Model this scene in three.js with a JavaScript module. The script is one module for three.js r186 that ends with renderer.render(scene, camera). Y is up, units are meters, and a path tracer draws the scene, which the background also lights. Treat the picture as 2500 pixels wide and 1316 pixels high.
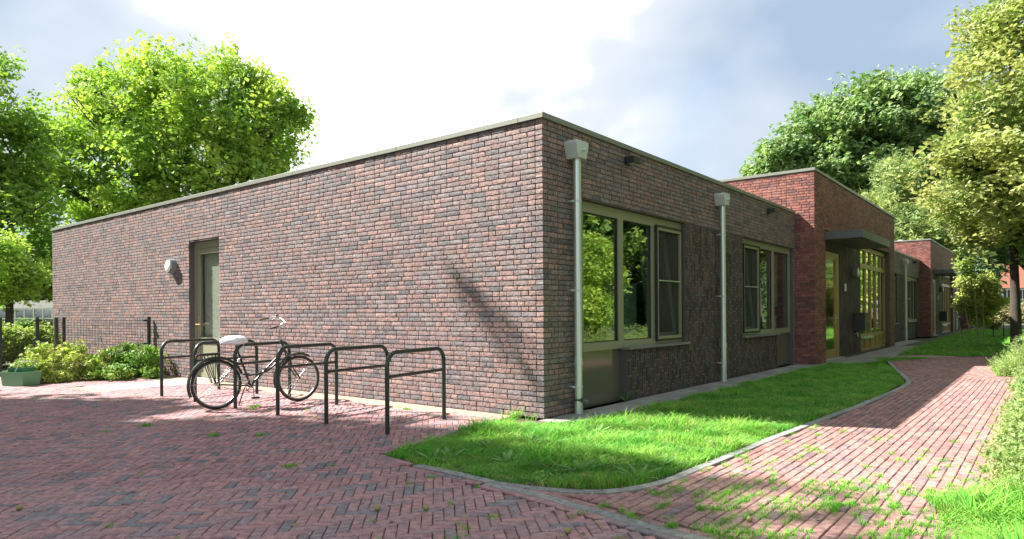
import * as THREE from 'three';
import { mergeGeometries } from 'three/addons/utils/BufferGeometryUtils.js';
import { RoundedBoxGeometry } from 'three/addons/geometries/RoundedBoxGeometry.js';
import { ImprovedNoise } from 'three/addons/math/ImprovedNoise.js';

// ------------------------------------------------------------------ camera, sky, sun, exposure
const scene = new THREE.Scene();
const FOCAL = 1633.83, CENTRE_Y = 764.1, YAW = 0.6738, ROLL = -0.0068;      // in pixels of a 2500 x 1316 frame
const EYE = new THREE.Vector3(4.614, 1.2463, 6.3689);
const camera = new THREE.PerspectiveCamera(2 * Math.atan(658 / FOCAL) * 180 / Math.PI, 2500 / 1316, 0.05, 2000);
camera.position.copy(EYE);
camera.rotation.set(0, YAW, ROLL, 'YXZ');
camera.setViewOffset(2500, 1316, 0, 658 - CENTRE_Y, 2500, 1316);
scene.add(camera);

const renderer = new THREE.WebGLRenderer({ antialias: true });
renderer.toneMapping = THREE.LinearToneMapping;
renderer.toneMappingExposure = 4.6;
renderer.shadowMap.enabled = true;
renderer.shadowMap.type = THREE.PCFSoftShadowMap;

const SUN_DIR = new THREE.Vector3(-0.93, 1, 0.46).normalize();
const sun = new THREE.DirectionalLight(new THREE.Color(1, 0.95, 0.87), 4.7);
sun.position.copy(SUN_DIR).multiplyScalar(70);
sun.castShadow = true;
sun.shadow.radius = 1.2;
sun.shadow.mapSize.set(4096, 4096);
Object.assign(sun.shadow.camera, { left: -50, right: 50, top: 50, bottom: -50, near: 1, far: 200 });
scene.add(sun); scene.add(sun.target);

let seedState = 12345;
function rnd() { seedState = (seedState + 0x6D2B79F5) | 0; let t = Math.imul(seedState ^ (seedState >>> 15), 1 | seedState); t = (t + Math.imul(t ^ (t >>> 7), 61 | t)) ^ t; return ((t ^ (t >>> 14)) >>> 0) / 4294967296; }
const reseed = (n) => { seedState = n * 7919 + 17; };
const rr = (a, b) => a + (b - a) * rnd();
const noiseGen = new ImprovedNoise();
const n3 = (x, y, z) => noiseGen.noise(x, y, z);
function fbm(x, y, z, oct = 4) { let a = 0, w = 0.5, f = 1; for (let i = 0; i < oct; i++) { a += w * n3(x * f + i * 17.3, y * f + i * 5.1, z * f + i * 9.7); w *= 0.5; f *= 2.03; } return a; }
const sstep = (a, b, x) => { const t = Math.min(1, Math.max(0, (x - a) / (b - a))); return t * t * (3 - 2 * t); };
const lerp = (a, b, t) => a + (b - a) * t;

// a point at a depth along the camera axis, through a pixel of the 2500 x 1316 frame
function dirOf(px, py) {
  const v = new THREE.Vector3((px - 1250) / FOCAL, -(py - CENTRE_Y) / FOCAL, -1);
  v.applyAxisAngle(new THREE.Vector3(0, 0, 1), ROLL); v.applyAxisAngle(new THREE.Vector3(0, 1, 0), YAW);
  return v;
}
const at = (px, py, depth) => dirOf(px, py).multiplyScalar(depth).add(EYE);

(function makeSky() {
  const W = 1024, H = 512, data = new Float32Array(W * H * 4), d = new THREE.Vector3();
  // broad banks of bright cloud and gaps of grey-blue, a broken sky all round, its brightest cloud raised to lift the shade
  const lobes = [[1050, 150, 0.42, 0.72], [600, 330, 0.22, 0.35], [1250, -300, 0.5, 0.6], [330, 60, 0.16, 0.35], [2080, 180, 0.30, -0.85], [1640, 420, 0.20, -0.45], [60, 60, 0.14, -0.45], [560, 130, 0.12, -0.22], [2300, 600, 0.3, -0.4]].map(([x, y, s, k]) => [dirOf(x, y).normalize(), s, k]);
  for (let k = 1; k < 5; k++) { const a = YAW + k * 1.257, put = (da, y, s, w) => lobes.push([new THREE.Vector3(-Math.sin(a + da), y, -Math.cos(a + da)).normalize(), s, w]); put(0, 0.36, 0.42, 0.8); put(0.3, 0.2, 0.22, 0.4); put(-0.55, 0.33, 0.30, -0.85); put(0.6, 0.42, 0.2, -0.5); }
  for (let j = 0; j < H; j++) for (let i = 0; i < W; i++) {
    const el = ((j + 0.5) / H - 0.5) * Math.PI, az = ((i + 0.5) / W - 0.5) * 2 * Math.PI;
    d.set(Math.cos(el) * Math.cos(az), Math.sin(el), Math.cos(el) * Math.sin(az));
    const q = 1.3 / (Math.max(d.y, 0) + 0.55), X = d.x * q, Z = d.z * q;
    const wx = fbm(X * 1.3, Z * 1.3, 3.3, 4), wz = fbm(X * 1.3 + 9, Z * 1.3, 5.1, 4);
    const c = fbm(X * 1.9 + wx * 0.8, Z * 1.9 + wz * 0.8, d.y * 2.4, 7), fine = fbm(X * 5 + wx * 1.2, Z * 5 + wz * 1.2, d.y * 6, 5);
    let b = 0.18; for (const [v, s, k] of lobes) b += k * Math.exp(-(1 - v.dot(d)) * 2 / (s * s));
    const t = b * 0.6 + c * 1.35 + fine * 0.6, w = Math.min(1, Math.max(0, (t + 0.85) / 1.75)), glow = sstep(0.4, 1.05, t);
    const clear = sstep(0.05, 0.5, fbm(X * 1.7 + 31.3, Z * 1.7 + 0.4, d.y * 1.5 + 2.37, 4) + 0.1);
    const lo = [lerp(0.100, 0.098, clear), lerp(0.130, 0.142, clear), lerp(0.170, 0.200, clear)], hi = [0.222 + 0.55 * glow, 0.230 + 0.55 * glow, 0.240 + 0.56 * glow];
    const fade = d.y < 0 ? Math.max(0.25, 1 + d.y * 3) : 1, o = (j * W + i) * 4;
    for (let ch = 0; ch < 3; ch++) data[o + ch] = lerp(lo[ch], hi[ch], w) * fade;
    data[o + 3] = 1;
  }
  const tex = new THREE.DataTexture(data, W, H, THREE.RGBAFormat, THREE.FloatType);
  tex.mapping = THREE.EquirectangularReflectionMapping; tex.magFilter = tex.minFilter = THREE.LinearFilter; tex.wrapS = THREE.RepeatWrapping; tex.needsUpdate = true;
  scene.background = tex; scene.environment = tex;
})();

// ------------------------------------------------------------------ naming and grouping
const used = {};
function numbered(name) { const k = used[name] = (used[name] ?? -1) + 1; return k ? `${name}_${String(k).padStart(3, '0')}` : name; }
function shadows(o) { o.traverse((m) => { if (m.isMesh) { m.castShadow = true; m.receiveShadow = true; } }); return o; }
function tag(o, label, category, group, kind) { if (label) o.userData.label = label; if (category) o.userData.category = category; if (group) o.userData.group = group; if (kind) o.userData.kind = kind; return o; }
function thing(name, label, category, pos = [0, 0, 0], turn = 0, group) { const o = new THREE.Group(); o.name = numbered(name); o.position.set(...pos); o.rotation.y = turn; tag(o, label, category, group); scene.add(o); return o; }
function part(name, geo, mat, parent, kind) { const m = new THREE.Mesh(Array.isArray(geo) ? join(geo) : geo, mat); m.name = numbered(name); if (kind) m.userData.kind = kind; m.castShadow = m.receiveShadow = true; (parent ?? scene).add(m); return m; }
function join(list) {
  const l = list.map((g) => { const h = g.index ? g.toNonIndexed() : g; for (const k of Object.keys(h.attributes)) if (!['position', 'normal', 'uv'].includes(k)) h.deleteAttribute(k); return h; });
  return l.length === 1 ? l[0] : mergeGeometries(l);
}
const box = (x0, x1, y0, y1, z0, z1) => { const g = new THREE.BoxGeometry(Math.abs(x1 - x0), Math.abs(y1 - y0), Math.abs(z1 - z0)); g.translate((x0 + x1) / 2, (y0 + y1) / 2, (z0 + z1) / 2); return g; };
const rbox = (x0, x1, y0, y1, z0, z1, r = 0.006) => { const g = new RoundedBoxGeometry(Math.abs(x1 - x0), Math.abs(y1 - y0), Math.abs(z1 - z0), 2, Math.min(r, Math.abs(x1 - x0) / 2.01, Math.abs(y1 - y0) / 2.01, Math.abs(z1 - z0) / 2.01)); g.translate((x0 + x1) / 2, (y0 + y1) / 2, (z0 + z1) / 2); return g; };
const V = (x, y, z) => new THREE.Vector3(x, y, z);
function tube(pts, r, seg = 8, tens = 0.5, div) { const c = pts.length === 2 ? new THREE.LineCurve3(pts[0], pts[1]) : new THREE.CatmullRomCurve3(pts, false, 'centripetal', tens); return new THREE.TubeGeometry(c, div ?? (pts.length === 2 ? 1 : pts.length * 6), r, seg, false); }
function cyl(a, b, r0, r1 = r0, seg = 12) { const d = b.clone().sub(a), g = new THREE.CylinderGeometry(r1, r0, d.length(), seg); g.applyQuaternion(new THREE.Quaternion().setFromUnitVectors(V(0, 1, 0), d.clone().normalize())); g.translate((a.x + b.x) / 2, (a.y + b.y) / 2, (a.z + b.z) / 2); return g; }
const inPoly = (p, x, z) => { let c = false; for (let i = 0, j = p.length - 1; i < p.length; j = i++) if ((p[i][1] > z) !== (p[j][1] > z) && x < (p[j][0] - p[i][0]) * (z - p[i][1]) / (p[j][1] - p[i][1]) + p[i][0]) c = !c; return c; };

// ------------------------------------------------------------------ materials
function greyTexture(size, fn, repeat, srgb) {
  const a = new Uint8Array(size * size * 4);
  for (let j = 0; j < size; j++) for (let i = 0; i < size; i++) { const v = fn(i / size, j / size), o = (j * size + i) * 4; const c = Array.isArray(v) ? v : [v, v, v]; for (let k = 0; k < 3; k++) a[o + k] = Math.max(0, Math.min(255, c[k] * 255)); a[o + 3] = 255; }
  const t = new THREE.DataTexture(a, size, size, THREE.RGBAFormat); t.wrapS = t.wrapT = THREE.RepeatWrapping; t.magFilter = THREE.LinearFilter; t.minFilter = THREE.LinearMipmapLinearFilter; t.generateMipmaps = true; if (srgb) t.colorSpace = THREE.SRGBColorSpace; t.repeat.set(repeat, repeat); t.needsUpdate = true; return t;
}
const tileNoise = (u, v, f, s) => { const a = u * 2 * Math.PI, b = v * 2 * Math.PI, R = f / 6.283; return n3(Math.cos(a) * R + s, Math.sin(a) * R + Math.cos(b) * R * 0.7, Math.sin(b) * R - s); };
const brickGrain = greyTexture(512, (u, v) => 0.84 + 0.20 * tileNoise(u, v, 18, 1) + 0.22 * tileNoise(u, v, 60, 5) + 0.2 * (rnd() - 0.5) - (tileNoise(u, v, 34, 9) > 0.42 ? 0.22 : 0), 2.2, true);
const brickFold = greyTexture(512, (u, v) => 0.5 + 0.3 * tileNoise(u, v, 40, 11) + 0.22 * tileNoise(u * 1, v * 1, 90, 15) + 0.16 * (rnd() - 0.5) - (Math.abs(tileNoise(u, v, 26, 21)) < 0.03 ? 0.35 : 0), 2.2);
const paveGrain = greyTexture(512, (u, v) => 0.86 + 0.2 * tileNoise(u, v, 14, 31) + 0.16 * tileNoise(u, v, 70, 35) + 0.26 * (rnd() - 0.5), 1.7, true);
const fineGrain = greyTexture(256, (u, v) => 0.9 + 0.1 * tileNoise(u, v, 8, 41) + 0.14 * tileNoise(u, v, 40, 45) + 0.1 * (rnd() - 0.5), 1, true);
const std = (c, rough, o = {}) => new (o.specularIntensity ? THREE.MeshPhysicalMaterial : THREE.MeshStandardMaterial)({ color: new THREE.Color().setRGB(...c), roughness: rough, side: THREE.DoubleSide, ...o });
const brickMat = (c, o = {}) => std(c, 0.6, { map: brickGrain, bumpMap: brickFold, bumpScale: 0.0022, specularIntensity: 0.4, ...o });
const M = {
  mortar: std([0.085, 0.078, 0.076], 0.95), mortarPale: std([0.15, 0.143, 0.14], 0.95), inside: std([0.12, 0.115, 0.105], 0.9), roof: std([0.14, 0.14, 0.14], 0.9),
  coping: std([0.185, 0.195, 0.165], 0.42, { metalness: 0.2 }), frame: std([0.215, 0.215, 0.150], 0.36), frameDark: std([0.07, 0.07, 0.055], 0.4), gasket: std([0.012, 0.012, 0.013], 0.5),
  panel: std([0.115, 0.108, 0.08], 0.10), sill: std([0.20, 0.19, 0.17], 0.42, { map: fineGrain }), zinc: std([0.56, 0.62, 0.58], 0.34, { metalness: 0.6 }), zincBox: std([0.50, 0.53, 0.52], 0.45, { metalness: 0.3 }),
  black: std([0.02, 0.021, 0.02], 0.42), canopy: std([0.075, 0.085, 0.085], 0.4), wood: std([0.36, 0.23, 0.06], 0.38, { map: fineGrain }), white: std([0.78, 0.78, 0.76], 0.45), steel: std([0.6, 0.6, 0.58], 0.3, { metalness: 0.9 }), brass: std([0.66, 0.5, 0.28], 0.3, { metalness: 0.9 }),
  rack: std([0.018, 0.034, 0.028], 0.36, { map: fineGrain }), fence: std([0.012, 0.02, 0.017], 0.5), rubber: std([0.018, 0.018, 0.018], 0.7), chrome: std([0.62, 0.6, 0.55], 0.28, { metalness: 0.9 }), bikeFrame: std([0.03, 0.035, 0.03], 0.32), rim: std([0.42, 0.42, 0.4], 0.35, { metalness: 0.8 }), grip: std([0.12, 0.075, 0.05], 0.7), tan: std([0.36, 0.27, 0.17], 0.7),
  concrete: std([0.40, 0.395, 0.37], 0.85, { map: paveGrain }), slab: std([0.22, 0.215, 0.195], 0.88, { map: paveGrain }), sand: std([0.36, 0.27, 0.20], 0.95, { map: paveGrain }), bed: std([0.06, 0.05, 0.042], 0.98), soil: std([0.07, 0.055, 0.035], 0.98), sandPath: std([0.40, 0.33, 0.25], 0.95, { map: paveGrain }),
  bark: std([0.10, 0.08, 0.06], 0.92, { bumpMap: brickFold, bumpScale: 0.02, map: brickGrain }), stem: std([0.20, 0.17, 0.09], 0.8),
  gauze: new THREE.MeshStandardMaterial({ color: new THREE.Color().setRGB(0.03, 0.033, 0.03), roughness: 0.7, transparent: true, opacity: 0.45, side: THREE.DoubleSide }),
  crate: std([0.10, 0.25, 0.12], 0.42), crateDark: std([0.02, 0.12, 0.07], 0.4), added_backing: std([0.50, 0.51, 0.46], 0.85), blind: std([0.55, 0.56, 0.52], 0.8), frosted: std([0.30, 0.38, 0.34], 0.35),
};
const glass = new THREE.MeshPhysicalMaterial({ color: new THREE.Color().setRGB(0.72, 0.8, 0.72), roughness: 0.012, transmission: 1, thickness: 0, ior: 2.35, side: THREE.DoubleSide });
const doorGlass = new THREE.MeshPhysicalMaterial({ color: new THREE.Color().setRGB(0.90, 0.92, 0.90), roughness: 0.06, transmission: 1, thickness: 0, ior: 2.2, side: THREE.DoubleSide });
const vcol = (rough, o = {}) => new THREE.MeshPhysicalMaterial({ specularIntensity: 0.4, vertexColors: true, roughness: rough, side: THREE.DoubleSide, ...o });
const leafMat = (o = {}) => new THREE.MeshPhysicalMaterial({ color: 0xffffff, roughness: 0.75, transmission: 0.45, thickness: 0, side: THREE.DoubleSide, ...o });

// ------------------------------------------------------------------ bricks: each one a chipped, slightly folded block
function brickGeo(L, h, d, seed, fine = true) {
  reseed(seed); const nx = fine ? 4 : 1, ny = fine ? 2 : 1, P = [], UV = [], ou = rnd(), ov = rnd(), grid = [];
  for (let j = 0; j <= ny; j++) { grid.push([]); for (let i = 0; i <= nx; i++) { const eu = i === 0 || i === nx, ev = j === 0 || j === ny; const chip = (eu ? 1 : 0) + (ev ? 1 : 0);
    grid[j].push([(i / nx - 0.5) * L + (fine ? rr(-1, 1) * (eu ? 0.0022 : 0.008) : 0), (j / ny - 0.5) * h + (fine ? rr(-1, 1) * (ev ? 0.0022 : 0.006) : 0), fine ? rr(-0.0013, 0.0013) - chip * 0.0013 : 0]); } }
  const tri = (a, b, c) => { for (const p of [a, b, c]) { P.push(...p); UV.push(p[0] + ou + p[2], p[1] + ov + p[2] * 0.7); } };
  for (let j = 0; j < ny; j++) for (let i = 0; i < nx; i++) { const a = grid[j][i], b = grid[j][i + 1], c = grid[j + 1][i + 1], e = grid[j + 1][i]; if (rnd() < 0.5) { tri(a, b, c); tri(a, c, e); } else { tri(a, b, e); tri(b, c, e); } }
  const rim = []; for (let i = 0; i < nx; i++) rim.push(grid[0][i]); for (let j = 0; j < ny; j++) rim.push(grid[j][nx]); for (let i = nx; i > 0; i--) rim.push(grid[ny][i]); for (let j = ny; j > 0; j--) rim.push(grid[j][0]);
  for (let k = 0; k < rim.length; k++) { const a = rim[k], b = rim[(k + 1) % rim.length], a2 = [a[0], a[1], -d], b2 = [b[0], b[1], -d]; tri(a2, b2, b); tri(a2, b, a); }
  const g = new THREE.BufferGeometry(); g.setAttribute('position', new THREE.Float32BufferAttribute(P, 3)); g.setAttribute('uv', new THREE.Float32BufferAttribute(UV, 2)); g.computeVertexNormals(); return g;
}
function paverGeo(L, W, h, seed) {                                            // top at y = 0, worn edges
  reseed(seed); const b = 0.006, P = [], UV = [], ou = rnd(), ov = rnd(); const rect = (l, w, y, j) => [[-l, -w], [l, -w], [l, w], [-l, w]].map(([x, z]) => [x + rr(-j, j), y + rr(-j, j) * 0.4, z + rr(-j, j)]);
  const t = rect(L / 2 - b, W / 2 - b, 0, 0.0022), m = rect(L / 2, W / 2, -b * 0.8, 0.0012), o = m.map(([x, , z]) => [x, -h, z]);
  const tri = (a, c, e) => { for (const p of [a, c, e]) { P.push(...p); UV.push(p[0] + ou, p[2] + ov + p[1]); } }; const quad = (a, c, e, f) => { tri(a, c, e); tri(a, e, f); };
  quad(t[3], t[2], t[1], t[0]); for (let k = 0; k < 4; k++) { const n = (k + 1) % 4; quad(t[k], t[n], m[n], m[k]); quad(m[k], m[n], o[n], o[k]); }
  const g = new THREE.BufferGeometry(); g.setAttribute('position', new THREE.Float32BufferAttribute(P, 3)); g.setAttribute('uv', new THREE.Float32BufferAttribute(UV, 2)); g.computeVertexNormals(); return g;
}
// many transformed geometries with a colour each, in one mesh
class Heap {
  constructor() { this.p = []; this.n = []; this.u = []; this.c = []; this.count = 0; }
  add(geo, mat, col) {
    const e = mat.elements, P = geo.attributes.position.array, N = geo.attributes.normal.array, U = geo.attributes.uv.array, k = P.length / 3;
    const p = new Float32Array(P.length), n = new Float32Array(P.length), c = new Float32Array(P.length), u = new Float32Array(U.length), du = rnd(), dv = rnd();
    for (let i = 0; i < k; i++) { const x = P[i * 3], y = P[i * 3 + 1], z = P[i * 3 + 2], a = N[i * 3], b = N[i * 3 + 1], d = N[i * 3 + 2];
      p[i * 3] = e[0] * x + e[4] * y + e[8] * z + e[12]; p[i * 3 + 1] = e[1] * x + e[5] * y + e[9] * z + e[13]; p[i * 3 + 2] = e[2] * x + e[6] * y + e[10] * z + e[14];
      n[i * 3] = e[0] * a + e[4] * b + e[8] * d; n[i * 3 + 1] = e[1] * a + e[5] * b + e[9] * d; n[i * 3 + 2] = e[2] * a + e[6] * b + e[10] * d;
      c[i * 3] = col[0]; c[i * 3 + 1] = col[1]; c[i * 3 + 2] = col[2]; u[i * 2] = U[i * 2] + du; u[i * 2 + 1] = U[i * 2 + 1] + dv; }
    this.p.push(p); this.n.push(n); this.u.push(u); this.c.push(c); this.count += k;
  }
  geo() {
    const g = new THREE.BufferGeometry(); const cat = (l, w) => { const a = new Float32Array(this.count * w); let o = 0; for (const x of l) { a.set(x, o); o += x.length; } return new THREE.BufferAttribute(a, w); };
    g.setAttribute('position', cat(this.p, 3)); g.setAttribute('normal', cat(this.n, 3)); g.setAttribute('uv', cat(this.u, 2)); g.setAttribute('color', cat(this.c, 3)); return g;
  }
}
const toneDark = [[0.285, 0.200, 0.192], [0.250, 0.188, 0.186], [0.226, 0.200, 0.207], [0.176, 0.160, 0.169], [0.325, 0.218, 0.202], [0.262, 0.221, 0.224], [0.288, 0.222, 0.217], [0.345, 0.232, 0.210], [0.276, 0.210, 0.205], [0.245, 0.203, 0.204]];
const toneRed = [[0.35, 0.138, 0.114], [0.305, 0.118, 0.100], [0.39, 0.160, 0.128], [0.245, 0.102, 0.091], [0.335, 0.152, 0.128], [0.205, 0.100, 0.094]];
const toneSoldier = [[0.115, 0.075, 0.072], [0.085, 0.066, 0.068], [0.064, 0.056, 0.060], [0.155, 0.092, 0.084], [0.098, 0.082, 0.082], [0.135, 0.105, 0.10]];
const tonePlaza = [[0.42, 0.222, 0.226], [0.375, 0.206, 0.218], [0.335, 0.215, 0.232], [0.285, 0.212, 0.232], [0.39, 0.226, 0.236], [0.43, 0.228, 0.222], [0.355, 0.215, 0.225], [0.215, 0.192, 0.215], [0.40, 0.222, 0.228]];
const tonePath = [[0.375, 0.202, 0.184], [0.340, 0.182, 0.172], [0.40, 0.226, 0.203], [0.295, 0.168, 0.163], [0.345, 0.208, 0.200], [0.235, 0.162, 0.168]];
const mats = (tones, mk) => tones.map((c) => mk(c));
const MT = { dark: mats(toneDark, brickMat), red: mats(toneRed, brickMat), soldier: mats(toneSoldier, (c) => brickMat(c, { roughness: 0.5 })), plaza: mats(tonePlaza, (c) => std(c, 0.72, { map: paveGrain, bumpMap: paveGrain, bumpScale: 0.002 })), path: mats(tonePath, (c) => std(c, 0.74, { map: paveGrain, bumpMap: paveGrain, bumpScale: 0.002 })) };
const TONES = { dark: toneDark, red: toneRed, soldier: toneSoldier, plaza: tonePlaza, path: tonePath };
const heapMat = { wall: vcol(0.6, { map: brickGrain, bumpMap: brickFold, bumpScale: 0.0022 }), ground: vcol(0.73, { map: paveGrain, bumpMap: paveGrain, bumpScale: 0.002 }) };
const COURSE = 3.535 / 56, BH = COURSE - 0.0115, BL = 0.212, BHEAD = 0.101, JOINT = 0.0115;
const variants = {};
function variant(L, d, fine) { const key = `${Math.round(L * 1000)}_${d}_${fine}`; const k = fine ? 5 : 1; variants[key] ??= Array.from({ length: k }, (_, i) => { const keep = seedState; const g = brickGeo(L, BH, d, Math.round(L * 1000) * 13 + i * 101 + d * 977, fine); seedState = keep; return g; }); return variants[key][Math.floor(rnd() * k)]; }
const snap = (L) => Math.max(0.03, Math.round(L / 0.012) * 0.012);
function pickTone(n, light) { const r = rnd(); return Math.min(n - 1, Math.floor(r * n)); }

// a face of brickwork: at(s, y) on it is origin + s * dir, holes are [s0, s1, y0, y1]; returns bricks with a matrix
function layBricks(out, { origin, dir, normal, length, y0 = 0, y1, holes = [], tone, lead, upright = false, thin = 0.03, far = 1e9, seed = 1, joints = [] }) {
  reseed(seed); const X = dir.clone().normalize(), Z = normal.clone().normalize(), Y = V(0, 1, 0), XB = new THREE.Vector3().crossVectors(Y, Z);
  const put = (s, y, L, d) => {
    const bx = upright ? Y : XB, by = upright ? XB.clone().negate() : Y, c = origin.clone().addScaledVector(X, s); c.y += y;
    c.addScaledVector(Z, rr(-0.0028, 0.0028));
    const q = snap(L), m = new THREE.Matrix4().makeBasis(bx.clone().multiplyScalar(L / q), by, upright ? new THREE.Vector3().crossVectors(bx, by) : Z);
    const tilt = new THREE.Matrix4().makeRotationFromEuler(new THREE.Euler(rr(-0.012, 0.012), rr(-0.006, 0.006), rr(-0.003, 0.003)));
    m.multiply(tilt); m.setPosition(c);
    let t = pickTone(TONES[tone].length); if (tone === 'dark' && L < 0.12 && rnd() < 0.55) t = rnd() < 0.5 ? 4 : 7;
    out.push({ m, tone, t, q, d, c, fine: c.distanceTo(EYE) < far, size: L * BH / Math.pow(c.distanceTo(EYE), 2) * Math.abs(c.clone().sub(EYE).normalize().dot(Z)) });
  };
  const run = (a, b, line, phase, d) => {                                     // fill a stretch with stretchers and some headers
    let s = a, first = phase;
    while (b - s > 0.02) {
      let L = upright ? BL : rnd() < 0.24 ? BHEAD : BL; if (first !== null) { L = first; first = null; }
      if (s + L > b - 0.045) L = b - s;
      if (L > BL * 1.3) L = L / 2 - JOINT / 2;
      const mid = s + L / 2; if (upright) put(line, mid, L, d); else put(mid, line, L, d);
      s += L + (upright ? 0.015 : JOINT);
    }
  };
  if (!upright) {
    const n = Math.floor((y1 - y0) / COURSE + 1e-6);
    for (let i = 0; i < n; i++) {
      const y = y0 + (i + 0.5) * COURSE; let cuts = [[0, length]];
      if (lead !== undefined) cuts[0][0] = (i % 2 === lead) ? 0 : 0.112; 
      for (const j of joints) cuts = cuts.flatMap(([a, b]) => j > a && j < b ? [[a, j - 0.005], [j + 0.005, b]] : [[a, b]]);
      for (const [a, b, c, d] of holes) if (y > c && y < d) cuts = cuts.flatMap(([e, f]) => [[e, Math.min(f, a)], [Math.max(e, b), f]]).filter(([e, f]) => f - e > 0.03);
      for (const [a, b] of cuts) { const full = lead !== undefined && a === 0; run(a, b, y, full ? (rnd() < 0.7 ? BL * 0.76 : BHEAD) : [BL, BHEAD, BL * 0.5, BL * 0.76][Math.floor(rnd() * 4)], full ? 0.1 : thin); }
    }
  } else {
    const n = Math.floor(length / 0.066 + 1e-6), w = length / n;
    for (let i = 0; i < n; i++) run(y0, y1, (i + 0.5) * w, BL * [0.5, 1, 0.75, 0.3][(i * 7 + Math.floor(rnd() * 2)) % 4], thin);
  }
}
function wallUp(parent, walls, bricks, keepSingle) {                          // the bricks that show largest are parts of their own, the rest one part
  bricks.sort((a, b) => b.size - a.size);
  const heap = new Heap();
  bricks.forEach((b, i) => {
    reseed(i * 31 + 5);
    const g = variant(b.q, b.d, b.fine);
    if (i < keepSingle) { const m = part('brick', g, MT[b.tone][b.t], b.wall); m.applyMatrix4(b.m); }
    else { const c = TONES[b.tone][b.t], k = rr(0.86, 1.14); heap.add(g, b.m, [c[0] * k, c[1] * k, c[2] * k]); }
  });
  part('brickwork', heap.geo(), heapMat.wall, parent, 'stuff');
}

// ------------------------------------------------------------------ the row of brick houses
const P_OUT = 0.431, V1 = 10.1, V2 = 20.54, UNIT = 19.886, TOP = 3.535, TOWER = 4.5;
function frameRect(s0, s1, y0, y1, w, x0, x1, wt = w, wb = w) { return [box(x0, x1, y0, y0 + wb, -s1, -s0), box(x0, x1, y1 - wt, y1, -s1, -s0), box(x0, x1, y0 + wb, y1 - wt, -s0 - w, -s0), box(x0, x1, y0 + wb, y1 - wt, -s1, -s1 + w)]; }
function tiltSash(w, s0, s1, y0, y1, x) {
  part('sash_frame', frameRect(s0, s1, y0, y1, 0.028, x, x + 0.032), M.gasket, w);
  part('sash_frame', frameRect(s0 + 0.03, s1 - 0.03, y0 + 0.03, y1 - 0.03, 0.045, x - 0.02, x + 0.022), M.frame, w);
  part('cross_bar', box(x - 0.005, x + 0.02, (y0 + y1) / 2 + 0.035, (y0 + y1) / 2 + 0.05, -s1 + 0.07, -s0 - 0.07), M.zinc, w);
  const g = frameRect(s0 - 0.03, s1 - 0.05, 0.02, y1 - y0 - 0.10, 0.055, -0.05, 0); const leaf = join(g); leaf.rotateZ(0.115); leaf.translate(x - 0.05, y0 + 0.05, 0);
  part('tilted_sash', leaf, M.zincBox, w); part('insect_screen', box(x - 0.012, x - 0.011, y0 + 0.07, y1 - 0.07, -s1 + 0.07, -s0 - 0.07), M.gauze, w);
  const gl = box(-0.03, -0.022, 0.07, y1 - y0 - 0.17, -s1 + 0.12, -s0 - 0.12); gl.rotateZ(0.115); gl.translate(x - 0.05, y0 + 0.05, 0); part('pane', gl, glass, w);
}
function downpipe(house, s, drain) {
  const g = new THREE.Group(); g.name = numbered('downpipe'); house.add(g); const z = -s, x = 0.105, r = 0.047;
  part('pipe', [cyl(V(x, 0.12, z), V(x, 3.14, z), r, r, 20), cyl(V(x, 0.60, z), V(x, 0.68, z), r + 0.006, r + 0.006, 20), cyl(V(x, 0.0, z), V(x, 0.14, z), r + 0.005, r + 0.005, 20)], M.zinc, g);
  for (const y of [0.33, 1.22, 1.52, 2.62]) if (y !== 1.22) part('bracket', [cyl(V(x, y - 0.014, z), V(x, y + 0.014, z), r + 0.007, r + 0.007, 20), cyl(V(0, y, z + 0.045), V(x, y, z + 0.045), 0.006), rbox(0.04, 0.075, y - 0.012, y + 0.012, z + 0.03, z + 0.06, 0.003)], M.zincBox, g);
  const sh = new THREE.Shape(); sh.moveTo(-0.15, 0.24); sh.lineTo(0.15, 0.24); sh.lineTo(0.155, 0.2); sh.lineTo(0.10, 0); sh.lineTo(-0.10, 0); sh.lineTo(-0.155, 0.2); sh.closePath();
  const h = new THREE.ExtrudeGeometry(sh, { depth: 0.2, bevelEnabled: true, bevelSize: 0.006, bevelThickness: 0.006, bevelSegments: 1 }); h.scale(0.84, 0.84, 0.9); h.rotateY(Math.PI / 2); h.translate(0.004, 3.14, z);
  part('hopper', h, M.zincBox, g); part('overflow_spout', cyl(V(0.18, 3.24, z), V(0.235, 3.23, z), 0.022, 0.022, 12), M.zinc, g);
  if (drain) part('drain_elbow', tube([V(x, 0.2, z), V(x, 0.14, z - 0.02), V(x + 0.03, 0.11, z - 0.12)], 0.055, 14), M.frameDark, g);
}
function copingRun(parts, x0, x1, z0, z1, y, o = 0.022) { parts.push(rbox(x0 - 0, x1 + o, y, y + 0.065, z0, z1, 0.004)); }
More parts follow.
